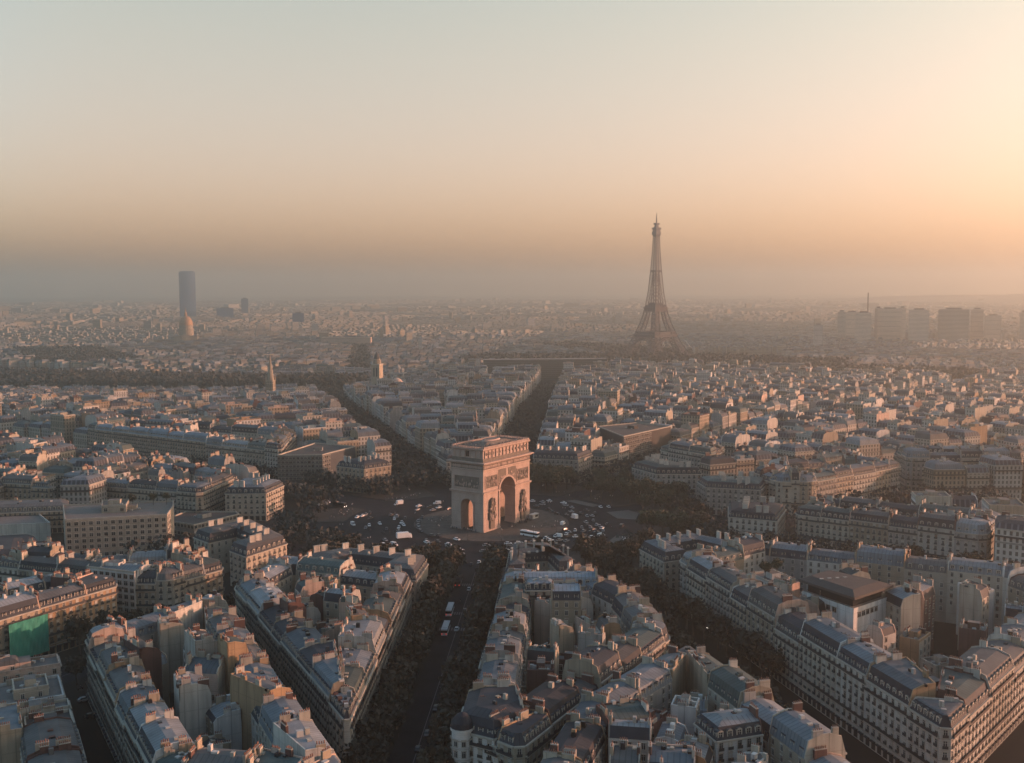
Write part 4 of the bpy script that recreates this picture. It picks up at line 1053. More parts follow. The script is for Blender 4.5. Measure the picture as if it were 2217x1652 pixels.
for s_ in (-1, 1):
    archivolt(14.6, 21.9, 1.1, s_ * 11.1, 'y').build('archivolt', arch); archivolt(8.4, 14.5, 0.8, s_ * 22.4, 'x').build('archivolt', arch)
    for sx in (-1, 1):
        mb = MB()
        pts = [(sx * 8.5, 34.6), (sx * 0.9, 34.6)] + [(sx * 8.5 * math.cos(t), 21.9 + 8.5 * math.sin(t)) for t in [math.pi / 2 * 0.93 - math.pi / 2 * 0.63 * j / 8 for j in range(9)]] + [(sx * 8.6, 27)]
        mb.hexa([(x, s_ * 11.05, z) for x, z in pts], [(x, s_ * 11.2, z) for x, z in pts], 'arc_dark')
        for i in range(14):
            t = ra.uniform(.2, 1.3); r_ = ra.uniform(8.8, 10.4); x, z = r_ * math.cos(t), 21.9 + r_ * math.sin(t)
            if x < 8.3 and z < 34: mb.blob((sx * x, s_ * 11.3, z), (.6, .3, .7), 'arc', 5)
        mb.build('spandrel_relief', arch)

# ------------------------------------------------------------------ the iron tower
tz = gz(-40, -1715) + 3
tower = thing('lattice_tower', (-40, -1715, tz), 'tall tapering iron lattice tower rising above the hazy city', 'tower', rz=R(45))
PROF = [(0, 61), (20, 49.5), (40, 39.5), (57, 32.8), (80, 24.8), (100, 19.6), (115, 16.8), (150, 12), (200, 8.2), (240, 6), (276, 4.6)]
LEGW = [(0, 24), (57, 13.5), (115, 9), (150, 7.6), (190, 8.3), (276, 4.6)]
def lerp(T, z):
    for (z0, a), (z1, b) in zip(T, T[1:]):
        if z <= z1: return a + (b - a) * (z - z0) / (z1 - z0)
    return T[-1][1]
def leg_pts(z, sx, sy):
    o = lerp(PROF, z); i = max(0.3, o - lerp(LEGW, z))
    return [(sx * a, sy * b, z) for a, b in ((o, o), (i, o), (i, i), (o, i))]
for sx, sy in ((1, 1), (1, -1), (-1, 1), (-1, -1)):
    mb = MB(); zs = [0, 9, 18, 27, 36, 45, 55, 62, 72, 82, 92, 102, 112, 118]
    for z0, z1 in zip(zs, zs[1:]):
        a, b = leg_pts(z0, sx, sy), leg_pts(z1, sx, sy)
        for i in range(4):
            j = (i + 1) % 4
            mb.beam(a[i], b[i], 1.8, 'tower_iron'); mb.beam(a[i], b[j], 0.85, 'tower_iron'); mb.beam(a[j], b[i], 0.85, 'tower_iron'); mb.beam(b[i], b[j], 1.3, 'tower_iron')
    mb.build('leg', tower)
mb = MB(); z = 118.0
while z < 274:
    z1 = min(276, z + max(4.5, lerp(PROF, z) * 0.62))
    for sx, sy in ((1, 1), (1, -1), (-1, 1), (-1, -1)):
        a, b = leg_pts(z, sx, sy), leg_pts(z1, sx, sy)
        for i in range(4):
            j = (i + 1) % 4
            if z > 190 and i in (1, 2): continue
            mb.beam(a[i], b[i], 1.15 if i == 0 else 0.7, 'tower_iron'); mb.beam(a[i], b[j], 0.5, 'tower_iron'); mb.beam(a[j], b[i], 0.5, 'tower_iron')
        if z < 190: mb.beam(b[0], b[1], 0.8, 'tower_iron'); mb.beam(b[0], b[3], 0.8, 'tower_iron')
    for s_ in (1, -1):
        o0, o1 = lerp(PROF, z), lerp(PROF, z1)
        mb.beam((-o1, s_ * o1, z1), (o1, s_ * o1, z1), 0.7, 'tower_iron'); mb.beam((s_ * o1, -o1, z1), (s_ * o1, o1, z1), 0.7, 'tower_iron')
        mb.beam((0, s_ * o0, z), (0, s_ * o1, z1), 0.8, 'tower_iron'); mb.beam((s_ * o0, 0, z), (s_ * o1, 0, z1), 0.8, 'tower_iron')
    z = z1
mb.box(-0.8, 0.8, -0.8, 0.8, 118, 276, 'tower_iron')
mb.box(-8, 8, -8, 8, 194, 198, 'tower_iron')
mb.build('upper_shaft', tower)
def plat(name, zs, m='tower_iron'):
    mb = MB()
    for z0, z1, o0, o1, hollow in zs:
        if hollow:
            for s_ in (1, -1):
                mb.box(-o0, o0, *sorted((s_ * hollow, s_ * o0)), z0, z1, m); mb.box(*sorted((s_ * hollow, s_ * o0)), -hollow, hollow, z0, z1, m)
        else: mb.hexa([(-o0, -o0, z0), (o0, -o0, z0), (o0, o0, z0), (-o0, o0, z0)], [(-o1, -o1, z1), (o1, -o1, z1), (o1, o1, z1), (-o1, o1, z1)], m)
    return mb.build(name, tower)
plat('first_platform', [(52.5, 57, 34.2, 34.2, 30), (57, 58.5, 35.6, 35.6, 22), (58.5, 63.5, 31, 31, 25), (63.5, 64.5, 32, 32, 24)])
plat('second_platform', [(108, 115, 17.8, 17.8, 15), (115, 117, 19.4, 19.4, 0), (117, 122, 16, 15, 0), (122, 126.5, 11.5, 10, 0)])
plat('top_platform', [(270, 275, 4.6, 6.6, 0), (275, 281, 7, 7, 0), (281, 286, 6.2, 5.4, 0), (286, 290, 7.2, 7.2, 0), (290, 296, 4.4, 2.6, 0), (296, 300, 4.6, 4.6, 0)])
mb = MB(); mb.beam((0, 0, 299), (0, 0, 312), 2.6, 'tower_iron', 1.6); mb.beam((0, 0, 312), (0, 0, 322), 1.5, 'tower_iron', 0.7); mb.build('antenna', tower)
for k in range(4):
    mb = MB(); t = R(90 * k); c, s_ = math.cos(t), math.sin(t); n = 14; pr = None
    for a in range(n + 1):
        u = math.pi * a / n; ou = []
        for rr_ in (36, 32.5):
            x, z = rr_ * math.cos(u), 14 + rr_ * 1.02 * math.sin(u); y = lerp(PROF, z) - 1; ou.append((x * c - y * s_, x * s_ + y * c, z))
        if pr:
            for i in (0, 1): mb.beam(pr[i], ou[i], 1.4, 'tower_iron')
            mb.beam(pr[0], ou[1], 0.8, 'tower_iron'); mb.beam(pr[1], ou[0], 0.8, 'tower_iron')
        pr = ou
    mb.build('arch', tower)

# ------------------------------------------------------------------ other far landmarks
def far_pt(px, dist): 
    az = R(170.326) + math.atan((px - 1108.5) / 2271.1); return CAMX + dist * math.sin(az), CAMY + dist * math.cos(az)
x, y = 1970, -3520; z = gz(x, y)
t_ = thing('office_tower', (x, y, z), 'tall dark blue slab tower standing alone in the haze at the left', 'tower', rz=R(38))
n = 12; pl = [(-31, -13)] + [(-31 + 62 * i / n, -13 - 4 * math.sin(math.pi * i / n)) for i in range(1, n)] + [(31, -13), (31, 13)] + [(31 - 62 * i / n, 13 + 4 * math.sin(math.pi * i / n)) for i in range(1, n)] + [(-31, 13)]
mb = MB(); mb.prism(pl, 0, 206 - z, 'blueglass', 'darkroof'); mb.build('curtain_wall', t_)
mb = MB(); mb.box(-26, 26, -11, 11, 206 - z, 210 - z, 'blueglass'); mb.build('roof_plant', t_)
x, y = 1262, -2105; z = gz(x, y)
t_ = thing('domed_church', (x, y, z), 'church with a gilded ribbed dome and lantern, in front of the blue tower', 'church', rz=R(25))
mb = MB(); mb.box(-30, 30, -30, 30, 0, 30, 'tan_far', 'slate'); mb.box(-10, 10, 30, 34, 0, 33, 'tan_plain'); mb.build('wall', t_)
mb = MB(); mb.lathe([(20, 30), (20, 46), (21.5, 46.2), (21.5, 48), (18.5, 48.2), (18.5, 58), (19.5, 58.5)], 'tan_plain', 20); mb.build('drum', t_)
mb = MB(); mb.lathe([(18.3, 58.5), (18, 65), (16, 72), (11.5, 79), (4, 84)], 'gold', 20); d_ = mb.build('dome', t_)
mb = MB(); mb.lathe([(3.6, 82), (3.6, 90), (4.2, 90.5), (1.4, 95), (0.1, 108)], 'gold', 8); mb.build('lantern', d_)
mb = MB(); mb.box(-100, -30, -12, 12, 0, 20, 'tan_far', 'slate'); mb.box(30, 100, -12, 12, 0, 20, 'tan_far', 'slate'); mb.build('wing', t_)
def at_far(px, py_top, dist, h):      # design aid: a point on the ground seen under px at that distance
    x, y = far_pt(px, dist); return x, y, gz(x, y)
x, y, z = at_far(583, 778, 1480, 0)
t_ = thing('church_spire', (x, y, z), 'slender pink stone church spire above the left rooftops', 'church')
mb = MB(); mb.box(-5, 5, -5, 5, 0, 30, 'tan_far'); mb.build('tower', t_)
mb = MB(); mb.lathe([(5.0, 30), (3.2, 43), (0.1, 66)], 'tan_plain', 8, 0, 0, R(22.5)); mb.build('spire', t_)
for sx in (-1, 1):
    for sy in (-1, 1): mb = MB(); mb.lathe([(1.1, 28), (1.1, 33), (0, 40)], 'tan_plain', 6, sx * 4.6, sy * 4.6); mb.build('pinnacle', t_)
x, y, z = at_far(815, 770, 1440, 0)
t_ = thing('bell_tower', (x, y, z), 'square church bell tower with dark belfry slits beside the wooded avenue', 'church', rz=R(-8))
mb = MB(); mb.box(-6, 6, -6, 6, 0, 50, 'tan_plain'); mb.box(-6.6, 6.6, -6.6, 6.6, 50, 51.2, 'trim'); mb.build('shaft', t_)
for s_ in (-2, 2):
    mb = MB(); mb.box(s_ - 0.9, s_ + 0.9, 6.0, 6.08, 34, 46, 'glass'); mb.build('belfry_opening', t_)
mb = MB(); mb.lathe([(6, 51.2), (5, 57), (4.2, 58)], 'tan_plain', 8, 0, 0, R(22.5)); mb.lathe([(4.4, 58), (3, 63), (0.1, 68)], 'brown-grey', 8, 0, 0, R(22.5)); mb.build('cap', t_)
x, y, z = at_far(857, 832, 1425, 0)
t_ = thing('domed_chapel', (x, y, z), 'warm-lit chapel with rounded apse just behind the bell tower', 'church')
mb = MB(); mb.lathe([(9, 0), (9, 24), (9.6, 24.5), (9.6, 25.5), (6, 30), (0.1, 33)], 'pink_plain', 12); mb.build('apse', t_)
x, y, z = at_far(861, 775, 1850, 0)
t_ = thing('onion_domed_church', (x, y, z), 'white church with five pale onion domes glinting by the river trees', 'church')
mb = MB(); mb.box(-12, 12, -12, 12, 0, 16, 'grey_plain'); mb.build('wall', t_)
for dx, dy, s_ in ((0, 0, 1.1), (-7, 4, .7), (7, 4, .7), (-7, -4, .7), (7, -4, .7)):
    mb = MB(); zb = 16; mb.lathe([(3 * s_, zb), (3 * s_, zb + 5 * s_), (4.2 * s_, zb + 7.5 * s_), (3.2 * s_, zb + 10 * s_), (0.7 * s_, zb + 12.5 * s_), (0.05, zb + 16 * s_)], 'grey_plain', 10, dx, dy); mb.build('dome', t_)
def slab(px, dist, wpx, ztop, dep, label, m, rz=None, name='residential_tower', cat='tower', group='towers in the haze', zb=None, cap=True):
    x, y = far_pt(px, dist); z = gz(x, y); w = wpx / 2271.1 * dist
    t_ = thing(name, (x, y, z), label, cat, group, rz=R(-(math.degrees(math.atan2(x - CAMX, y - CAMY))) if rz is None else rz))
    mb = MB(); mb.box(-w / 2, w / 2, -dep / 2, dep / 2, 0, ztop - z, m, 'gravel'); mb.build('wall', t_)
    if cap: mb = MB(); mb.box(-w / 4, w / 4, -dep / 4, dep / 4, ztop - z, ztop - z + 4, 'gravel'); mb.build('roof_plant', t_)
    return t_
slab(1821, 2950, 16, 72, 20, 'narrow grey tower, first of the hazy cluster beyond the iron tower', 'towergrey')
slab(1843, 3150, 30, 66, 22, 'broad faint tower between the first two towers of the hazy cluster', 'towerwarm')
slab(1868, 2900, 30, 71, 30, 'dark square tower below the thin mast in the hazy cluster', 'towergrey')
slab(1900, 3050, 14, 80, 20, 'slim dark tower at the left edge of the widest warm block', 'towergrey')
slab(1925, 3000, 46, 79, 24, 'widest warm-toned slab in the middle of the hazy cluster', 'towerwarm')
slab(1952, 3200, 14, 78, 24, 'thin faint tower at the right edge of the widest warm block', 'towerwarm')
slab(1988, 2950, 38, 78, 34, 'isolated dark square tower right of the widest warm block', 'towergrey')
slab(2063, 2980, 57, 79, 30, 'broad green-grey slab tower with glinting top corner', 'towergrey')
slab(2114, 3050, 23, 78, 26, 'slim tower with a pale edge, right of the broad green-grey slab', 'towerwarm')
slab(2148, 3200, 30, 58, 30, 'lower faint tower nearly lost in haze at the cluster end', 'towerwarm')
slab(2214, 3000, 12, 72, 26, 'tower cut by the right border of the photo', 'towergrey')
slab(1771, 2700, 18, 45, 20, 'pale white-edged block left of the hazy tower cluster', 'white_far', name='office_building')
slab(488, 4600, 34, 55, 40, 'faint wide blue block on the horizon right of the blue tower', 'blueglass')
slab(531, 5200, 14, 88, 30, 'faint tapering tower on the horizon beyond the blue block', 'blueglass')
slab(646, 3900, 24, 48, 30, 'blue-grey slab near the horizon above the bright pink block', 'blueglass')
slab(682, 3300, 14, 30, 20, 'small pale cube block left above the long pink block', 'white_far', cap=False)
slab(909, 2500, 7, 25, 14, 'thin white tower block alone in the middle haze', 'white_far', cap=False)
slab(750, 2800, 106, 10, 22, 'very long pink sunlit building closing the far wooded avenue', 'pink_far', rz=7, name='long_building', cat='building', cap=False)
slab(1180, 1880, 268, 12, 26, 'long dark building along the river trees, left of the iron tower', 'curtain', rz=14, name='long_building', cat='building', cap=False)
slab(1727, 1900, 30, 6, 24, 'columned dark entrance pavilion in the trees right of the iron tower', 'grey_far', name='pavilion', cat='building', cap=False)
x, y = far_pt(1877, 3300); z = gz(x, y)
t_ = thing('radio_mast', (x, y, z), 'thin mast standing on the hazy towers at the right', 'mast'); mb = MB(); mb.beam((0, 0, 0), (0, 0, 120 - z), 5, 'tower_iron', 2.5); mb.build('mast', t_)

# ------------------------------------------------------------------ trees
def tree_meshes(seed, leaf, H=12.0, rad=4.2, dens=620):
    r_ = random.Random(seed); tr = MB(); cr = MB()
    tr.beam((0, 0, -0.5), (0.15, 0.1, H * 0.38), 0.55, 'bark', 0.36)
    lobes = [(r_.uniform(-.5, .5) * rad, r_.uniform(-.5, .5) * rad, H * r_.uniform(0.55, 0.86), rad * r_.uniform(0.4, 0.68)) for _ in range(9)]
    for lx, ly, lz, lr in lobes: tr.beam((0.1, 0.1, H * 0.33), (lx, ly, lz), 0.26, 'bark', 0.08)
    for _ in range(dens):
        lx, ly, lz, lr = r_.choice(lobes)
        th, ph = math.acos(r_.uniform(-1, 1)), r_.uniform(0, 6.283); q = lr * r_.random() ** 0.4 * r_.uniform(0.75, 1.12)
        c = Vector((lx + q * math.sin(th) * math.cos(ph), ly + q * math.sin(th) * math.sin(ph), lz + 0.85 * q * math.cos(th)))
        n = Vector((r_.gauss(0, 1), r_.gauss(0, 1), r_.gauss(0.4, 1))).normalized(); u = n.orthogonal().normalized(); v = n.cross(u); e = r_.uniform(0.35, 0.85)
        cr.poly([c + u * e, c + v * e * 0.7, c - u * e * r_.uniform(.6, 1), c - v * e * 0.8], leaf)
    return tr.mesh('trunk'), cr.mesh('crown')
TREES = {'dark': [tree_meshes(s, 'leaf_green', 12.5, 4.8, 1000) for s in (1, 2, 3)], 'russet': [tree_meshes(s, 'leaf_brown', 11, 4.3, 760) for s in (4, 5, 6)], 'tall': [tree_meshes(s, 'leaf_green', 17, 6.2, 1300) for s in (7, 8)]}
rt = random.Random(77)
ntree = 0
def tree(x, y, kind, label, group, s=1.0, z=None):
    global ntree
    tm, cm = rt.choice(TREES[kind]); s *= rt.uniform(0.82, 1.18)
    t_ = thing('tree', (x, y, (gz(x, y) + 0.1) if z is None else z), label, 'tree', group, rz=rt.uniform(0, 6.28), share=True)
    t_.scale = (s, s, s * rt.uniform(0.9, 1.1))
    obj('trunk', tm, t_); obj('crown', cm, t_)
    ntree += 1
def clear(x, y, rad=3.0): return all(math.dist((x, y), pc) > pr + rad or not inside(inset(p, [-rad] * len(p)), (x, y)) for p, pc, pr in NP)
spots = []
for k, r0, r1, kind, off, gap, lab in (('mahon', 112, 345, 'russet', (-10.5, 10.5), 8, 'russet street tree lining the bus avenue'), ('carnot', 112, 330, 'russet', (-13, 13), 8, 'dark bare tree lining the dark diagonal avenue'), ('wagram', 112, 300, 'russet', (-12, 12), 9, 'russet tree lining the leafy avenue below the net'),
    ('marceau', 118, 560, 'dark', (-12, -5, 6, 12), 10, 'dark tree filling the wooded avenue towards the church tower'), ('iena', 118, 640, 'dark', (-12, -4, 5, 12), 10.5, 'dark tree filling the wooded avenue behind the arch'),
    ('armee', 112, 300, 'russet', (-24, -17, 17, 24), 9, 'russet tree beside the grand avenue on the right'), ('foch', 112, 330, 'tall', (-44, -30, -18, 18, 32, 46), 13, 'tall tree in the park avenue at the right'), ('champs', 112, 300, 'russet', (-24, -18, 18, 24), 9, 'clipped dark tree on the wide avenue at left'), ('kleber', 118, 330, 'dark', (-12, 12), 9, 'dark tree on the avenue behind the round trees'), ('hoche', 112, 210, 'russet', (-11, 11), 9, 'russet tree on the avenue left of the pink mansion')):
    r = r0
    while r < r1:
        for o in off:
            a = axaz(k, r); x, y = pol(r + rt.uniform(-2, 2), a); x += math.cos(R(a)) * (o + rt.uniform(-.8, .8)); y -= math.sin(R(a)) * (o + rt.uniform(-.8, .8))
            if in_view(x, y, 4) and clear(x, y): spots.append((x, y, kind, lab + (', left row' if (o > 0) == (x * 0.17 + y * 0.985 > 0) else ', right row')))
        r += gap
for rr_, gap in ((97, 10), (106, 9), (115, 9), (123, 9)):
    a = 0.0
    while a < 360:
        a += math.degrees(gap / rr_)
        if any(abs((a - axaz(k, rr_) + 180) % 360 - 180) < math.degrees(math.asin((ROADW.get(k, 15) / 2 + 3) / rr_)) for k in AX): continue
        zone = 'right' if 180 <= a < 300 else 'back' if 130 <= a < 180 else 'left' if 40 <= a < 130 else 'near'
        if zone in ('left', 'back', 'near') and rr_ < 110 and (rr_ < 104 or rt.random() < 0.5): continue
        if zone == 'left' and 80 < a < 112 and rt.random() < 0.6: continue
        if zone != 'right' and rr_ == 97 and rt.random() < 0.5: continue
        x, y = pol(rr_ + rt.uniform(-2, 2), a + rt.uniform(-1, 1))
        if not in_view(x, y, 4) or not clear(x, y, 2.5): continue
        kind = rt.choice(('dark', 'tall', 'dark')) if zone == 'right' and a < 262 else rt.choice(('dark', 'russet')) if zone in ('right', 'back') else 'russet'
        spots.append((x, y, kind, {'right': 'dark round tree in the dense grove right of the arch', 'back': 'tree in the ring behind the arch', 'left': 'russet tree on the pavement left of the circle', 'near': 'russet tree on the near pavement of the circle'}[zone]))
spots = [s for s in spots if math.dist(s[:2], (118, 268)) > 17]
spots.sort(key=lambda s: camdist(s[0], s[1]) * (0.6 if 'grove' in s[3] else 1))
for x, y, kind, lab in spots[:285]:
    tree(x, y, kind, lab, 'trees ' + ('round the circle' if 'circle' in lab or 'grove' in lab or 'ring' in lab else 'along the avenues'), (1.35 if 'bus avenue' in lab or 'diagonal' in lab else 1.15) if kind != 'tall' else 1.1)
# trees that stand in courtyards and on roof terraces
for x, y, z, lab in ((188, 78, 20.5, 'small dark cypress on the garden roof of the office, tallest one'), (179, 72, 20.5, 'rounded shrub tree on the garden roof of the office'), (172, 70, 20.5, 'low dark shrub tree at the curved end of the garden roof'), (-152, 184, 25.3, 'large dark tree on the dense roof garden'), (-147, 189, 25.3, 'smaller tree on the dense roof garden'), (16, 322, 8, 'dark tree crowding the courtyard beside the long orange wall'), (30, 336, 0, 'tall tree in the gap between the blank walls, lower left'), (101, 172, 0, 'single brown tree in front of the pink mansion flank'), (92, 150, 0, 'dark tree at the foot of the pink mansion'), (145, 198, 0, 'russet tree rising before the square-windowed office')):
    tree(x, y, 'dark', lab, 'garden trees', 0.62 if z > 20 else 0.9, z)
rest = MB(); rl = random.Random(4)
def clump(mb, x, y, z, h, w, n, m='leaf_far', big=1.0):
    for _ in range(n):
        c = Vector((x + rl.gauss(0, w * 0.4), y + rl.gauss(0, w * 0.4), z + h * rl.uniform(0.1, 1.0) ** 0.7)); e = rl.uniform(0.6, 1.6) * big
        nv = Vector((rl.gauss(0, 1), rl.gauss(0, 1), rl.gauss(0.3, 1))).normalized(); u = nv.orthogonal().normalized(); v = nv.cross(u)
        mb.poly([c + u * e, c + v * e, c - u * e, c - v * e * .8], m)
for x, y, kind, lab in spots[285:]: clump(rest, x, y, gz(x, y), 12, 6, 60)
for k in ('marceau', 'iena', 'kleber', 'foch'):
    r = 560
    while r < 1050:
        for o in (-11, -3, 4, 11):
            a = axaz(k, r); x, y = pol(r, a); x += math.cos(R(a)) * o; y -= math.sin(R(a)) * o
            if in_view(x, y, 3): clump(rest, x, y, gz(x, y), 12, 6, 34)
        r += 9
if rest.f: o = stuff(rest.build('distant_avenue_trees')); tag(o, 'far rows of dark trees filling the wooded avenues', 'trees')
for q, (pl, h) in enumerate(TREE_BANDS):
    mb = MB(); xs = [p[0] for p in pl]; ys = [p[1] for p in pl]
    a_ = abs(area(pl)); n = int(a_ / 34)
    while n > 0:
        x, y = rl.uniform(min(xs), max(xs)), rl.uniform(min(ys), max(ys))
        if inside(pl, (x, y)): clump(mb, x, y, gz(x, y), h * rl.uniform(0.75, 1.15), 9, 9, 'leaf_far', 2.3); n -= 1
    lab = ['dark belt of trees along the river on the left', 'bluish wooded esplanade before the domed church', 'dark woods spread at the foot of the iron tower', 'park trees beyond the iron tower', 'dark tree-filled avenue running to the long pink building', 'clump of trees by the onion-domed church', 'dark park trees right of the iron tower'][q]
    o = stuff(mb.build('distant_woods')); tag(o, lab, 'woods')

# ------------------------------------------------------------------ vehicles
def wheel_mesh(r, w):
    mb = MB(); n = 10
    c = [(r * math.cos(6.2832 * a / n), r * math.sin(6.2832 * a / n)) for a in range(n)]
    mb.hexa([(x, -w / 2, z + r) for x, z in c], [(x, w / 2, z + r) for x, z in c], 'tyre'); return mb.mesh('wheel')
WH, WHB, WHM = wheel_mesh(0.33, 0.22), wheel_mesh(0.5, 0.3), wheel_mesh(0.3, 0.12)
def loft(mb, secs, m):
    """secs: (x, half width, z0, z1) along the length, joined into one closed shell"""
    rng = []
    for x, w, z0, z1 in secs: rng.append([(x, -w, z0), (x, w, z0), (x, w * .97, (z0 + z1) / 2), (x, w * 0.88, z1), (x, -w * 0.88, z1), (x, -w * .97, (z0 + z1) / 2)])
    for a, b in zip(rng, rng[1:]):
        for i in range(6): mb.poly([a[i], a[(i + 1) % 6], b[(i + 1) % 6], b[i]][::-1], m)
    mb.poly(rng[0], m); mb.poly(rng[-1][::-1], m)
VM = {}
for cn, cm in (('w', 'car_white'), ('g', 'car_grey'), ('d', 'car_dark')):
    b = MB(); loft(b, [(-2.1, .75, .35, .8), (-2.0, .85, .28, .95), (-0.9, .88, .25, 1.0), (1.0, .88, .25, .95), (1.9, .84, .28, .78), (2.15, .7, .35, .66)], cm); loft(b, [(-1.25, .62, 1.36, 1.45), (-0.9, .66, 1.38, 1.5), (0.2, .66, 1.38, 1.5), (0.55, .62, 1.36, 1.44)], cm)
    g = MB(); loft(g, [(-1.9, .78, .93, .98), (-1.25, .72, .95, 1.4), (0.5, .72, .93, 1.4), (1.15, .76, .9, .95)], 'carglass')
    VM['c' + cn] = [('body', b.mesh('body')), ('glasshouse', g.mesh('glasshouse'))] + [('wheel', WH, x, y) for x in (-1.3, 1.35) for y in (-.78, .78)]
    b = MB(); loft(b, [(-2.5, .9, .4, 2.0), (-2.4, .95, .35, 2.15), (1.0, .95, .35, 2.15), (1.7, .92, .35, 1.3), (2.5, .85, .4, 1.0)], cm)
    g = MB(); g.hexa([(1.06, -.8, 2.0), (1.06, .8, 2.0), (1.72, .82, 1.35), (1.72, -.82, 1.35)], [(1.12, -.8, 2.05), (1.12, .8, 2.05), (1.78, .82, 1.38), (1.78, -.82, 1.38)], 'carglass'); g.box(0.1, 1.0, -.965, .965, 1.35, 1.9, 'carglass')
    VM['v' + cn] = [('body', b.mesh('body')), ('windscreen', g.mesh('windscreen'))] + [('wheel', WH, x, y) for x in (-1.6, 1.6) for y in (-.85, .85)]
    VM['L' + cn] = VM['v' + cn]
    b = MB(); b.box(-5.8, 5.8, -1.25, 1.25, .4, 1.5, cm); b.box(-5.8, 5.8, -1.25, 1.25, 2.6, 3.1, 'car_white' if cn != 'd' else cm); b.box(-4, -1, -.9, .9, 3.1, 3.35, 'car_white' if cn != 'd' else cm)
    g = MB(); g.box(-5.75, 5.78, -1.22, 1.22, 1.5, 2.6, 'carglass')
    l1 = MB(); l1.box(-5.86, -5.8, -1.1, -.7, 1.0, 1.3, 'red_light'); l1.box(-5.86, -5.8, .7, 1.1, 1.0, 1.3, 'red_light')
    l2 = MB(); l2.box(5.8, 5.86, -1.1, -.7, .7, 1.0, 'white_light'); l2.box(5.8, 5.86, .7, 1.1, .7, 1.0, 'white_light')
    VM['u' + cn] = [('body', b.mesh('body')), ('window_band', g.mesh('window_band')), ('tail_light', l1.mesh('tail_light')), ('headlight', l2.mesh('headlight'))] + [('wheel', WHB, x, y) for x in (-3.4, 3.8) for y in (-1.12, 1.12)]
    VM['h' + cn] = VM['u' + cn][:2] + VM['u' + cn][4:]
    b = MB(); b.box(-4.2, 2.6, -1.25, 1.25, 1.0, 3.9, cm); g = MB(); loft(g, [(2.75, 1.2, .5, 2.9), (4.2, 1.2, .5, 2.9), (4.5, 1.15, .5, 1.6)], 'car_white'); s_ = MB(); s_.box(4.2, 4.42, -1.0, 1.0, 1.7, 2.6, 'carglass'); f = MB(); f.box(-4.1, 4.2, -.5, .5, .5, 1.0, 'iron')
    VM['t' + cn] = [('cargo_box', b.mesh('cargo_box')), ('cab', g.mesh('cab')), ('windscreen', s_.mesh('windscreen')), ('chassis', f.mesh('chassis'))] + [('wheel', WHB, x, y) for x in (-2.9, 3.3) for y in (-1.05, 1.05)]
    b = MB(); b.box(-3.0, 1.2, -1.1, 1.1, .9, 3.3, cm); g = MB(); loft(g, [(1.3, .95, .45, 2.1), (1.9, .95, .45, 2.0), (2.5, .9, .45, 1.2), (3.0, .85, .5, 1.0)], 'car_white'); s_ = MB(); s_.hexa([(1.95, -.8, 1.95), (1.95, .8, 1.95), (2.5, .8, 1.25), (2.5, -.8, 1.25)], [(2.0, -.8, 2.0), (2.0, .8, 2.0), (2.56, .8, 1.28), (2.56, -.8, 1.28)], 'carglass')
    VM['b' + cn] = [('cargo_box', b.mesh('cargo_box')), ('cab', g.mesh('cab')), ('windscreen', s_.mesh('windscreen'))] + [('wheel', WHB, x, y) for x in (-2.0, 2.1) for y in (-.9, .9)]
    b = MB(); loft(b, [(-.8, .12, .55, .8), (0, .18, .45, .9), (.6, .14, .5, 1.0), (.8, .1, .6, .9)], cm); b.beam((.65, -.35, 1.1), (.65, .35, 1.1), .06, 'iron')
    VM['m' + cn] = [('body', b.mesh('body'))] + [('wheel', WHM, x, 0) for x in (-.65, .7)]
KIND = {'c': 'car', 'v': 'van', 'L': 'delivery van', 'u': 'bus', 'h': 'coach', 't': 'box truck', 'b': 'box van', 'm': 'motorbike'}
COLN = {'w': 'white', 'g': 'grey', 'd': 'dark'}
def zone(x, y):
    r = math.hypot(x, y)
    if y > 200 and x > 50: return 'in the street at lower left'
    if r > 110 and x < -60: return 'in the dark diagonal avenue'
    if r > 90 and abs(x + y * 0.11) < 30: return 'on the bus avenue'
    if x > 85: return 'queueing on the wide avenue'
    if math.dist((x, y), (-61, 8)) < 16: return 'packed in the traffic jam right of the arch'
    if y > 30 and x < 30: return 'passing in front of the arch' if x > -30 else 'merging at near right of circle'
    if y < -20: return 'far behind the arch on the left' if x > 0 else 'far behind the arch on the right'
    return 'circling left of the arch' if x > 0 else 'just right of the arch'
SPECIAL = {'bw 69 -40': 'white box van at the far left edge of the circle', 'tw 41 48': 'long white box truck crossing the left of the circle', 'hw -28 31': 'white touring coach with dark windows parked by the arch', 'Lw -44 30': 'large white panel van beside the touring coach', 'bw -48 -17': 'white-faced truck coming round behind the jam', 'ud -9 131': 'dark bus with red tail lights leaving the circle', 'uw -15 175': 'white-roofed bus, the upper one on the bus avenue', 'uw -19 200': 'white-roofed bus, the lower one on the bus avenue', 'ug 10 88': 'grey bus seen side-on before the arch, under near trees', 'ud 106 -30': 'dark bus waiting among cars on the wide avenue', 'vw -68 25': 'white van at the front of the traffic jam', 'vw 80 20': 'white van near the left pavement of the circle'}
ROTM = {'hw -28 31': 296, 'Lw -44 30': 110, 'ug 10 88': 95, 'tw 41 48': 235}
EXTRA = [f"c{rt.choice('wwggd')} {r_ * math.sin(R(a_)):.0f} {r_ * math.cos(R(a_)):.0f}" for r_, a_ in [(rt.uniform(50, 78), rt.uniform(-75, 110)) for _ in range(34)]]
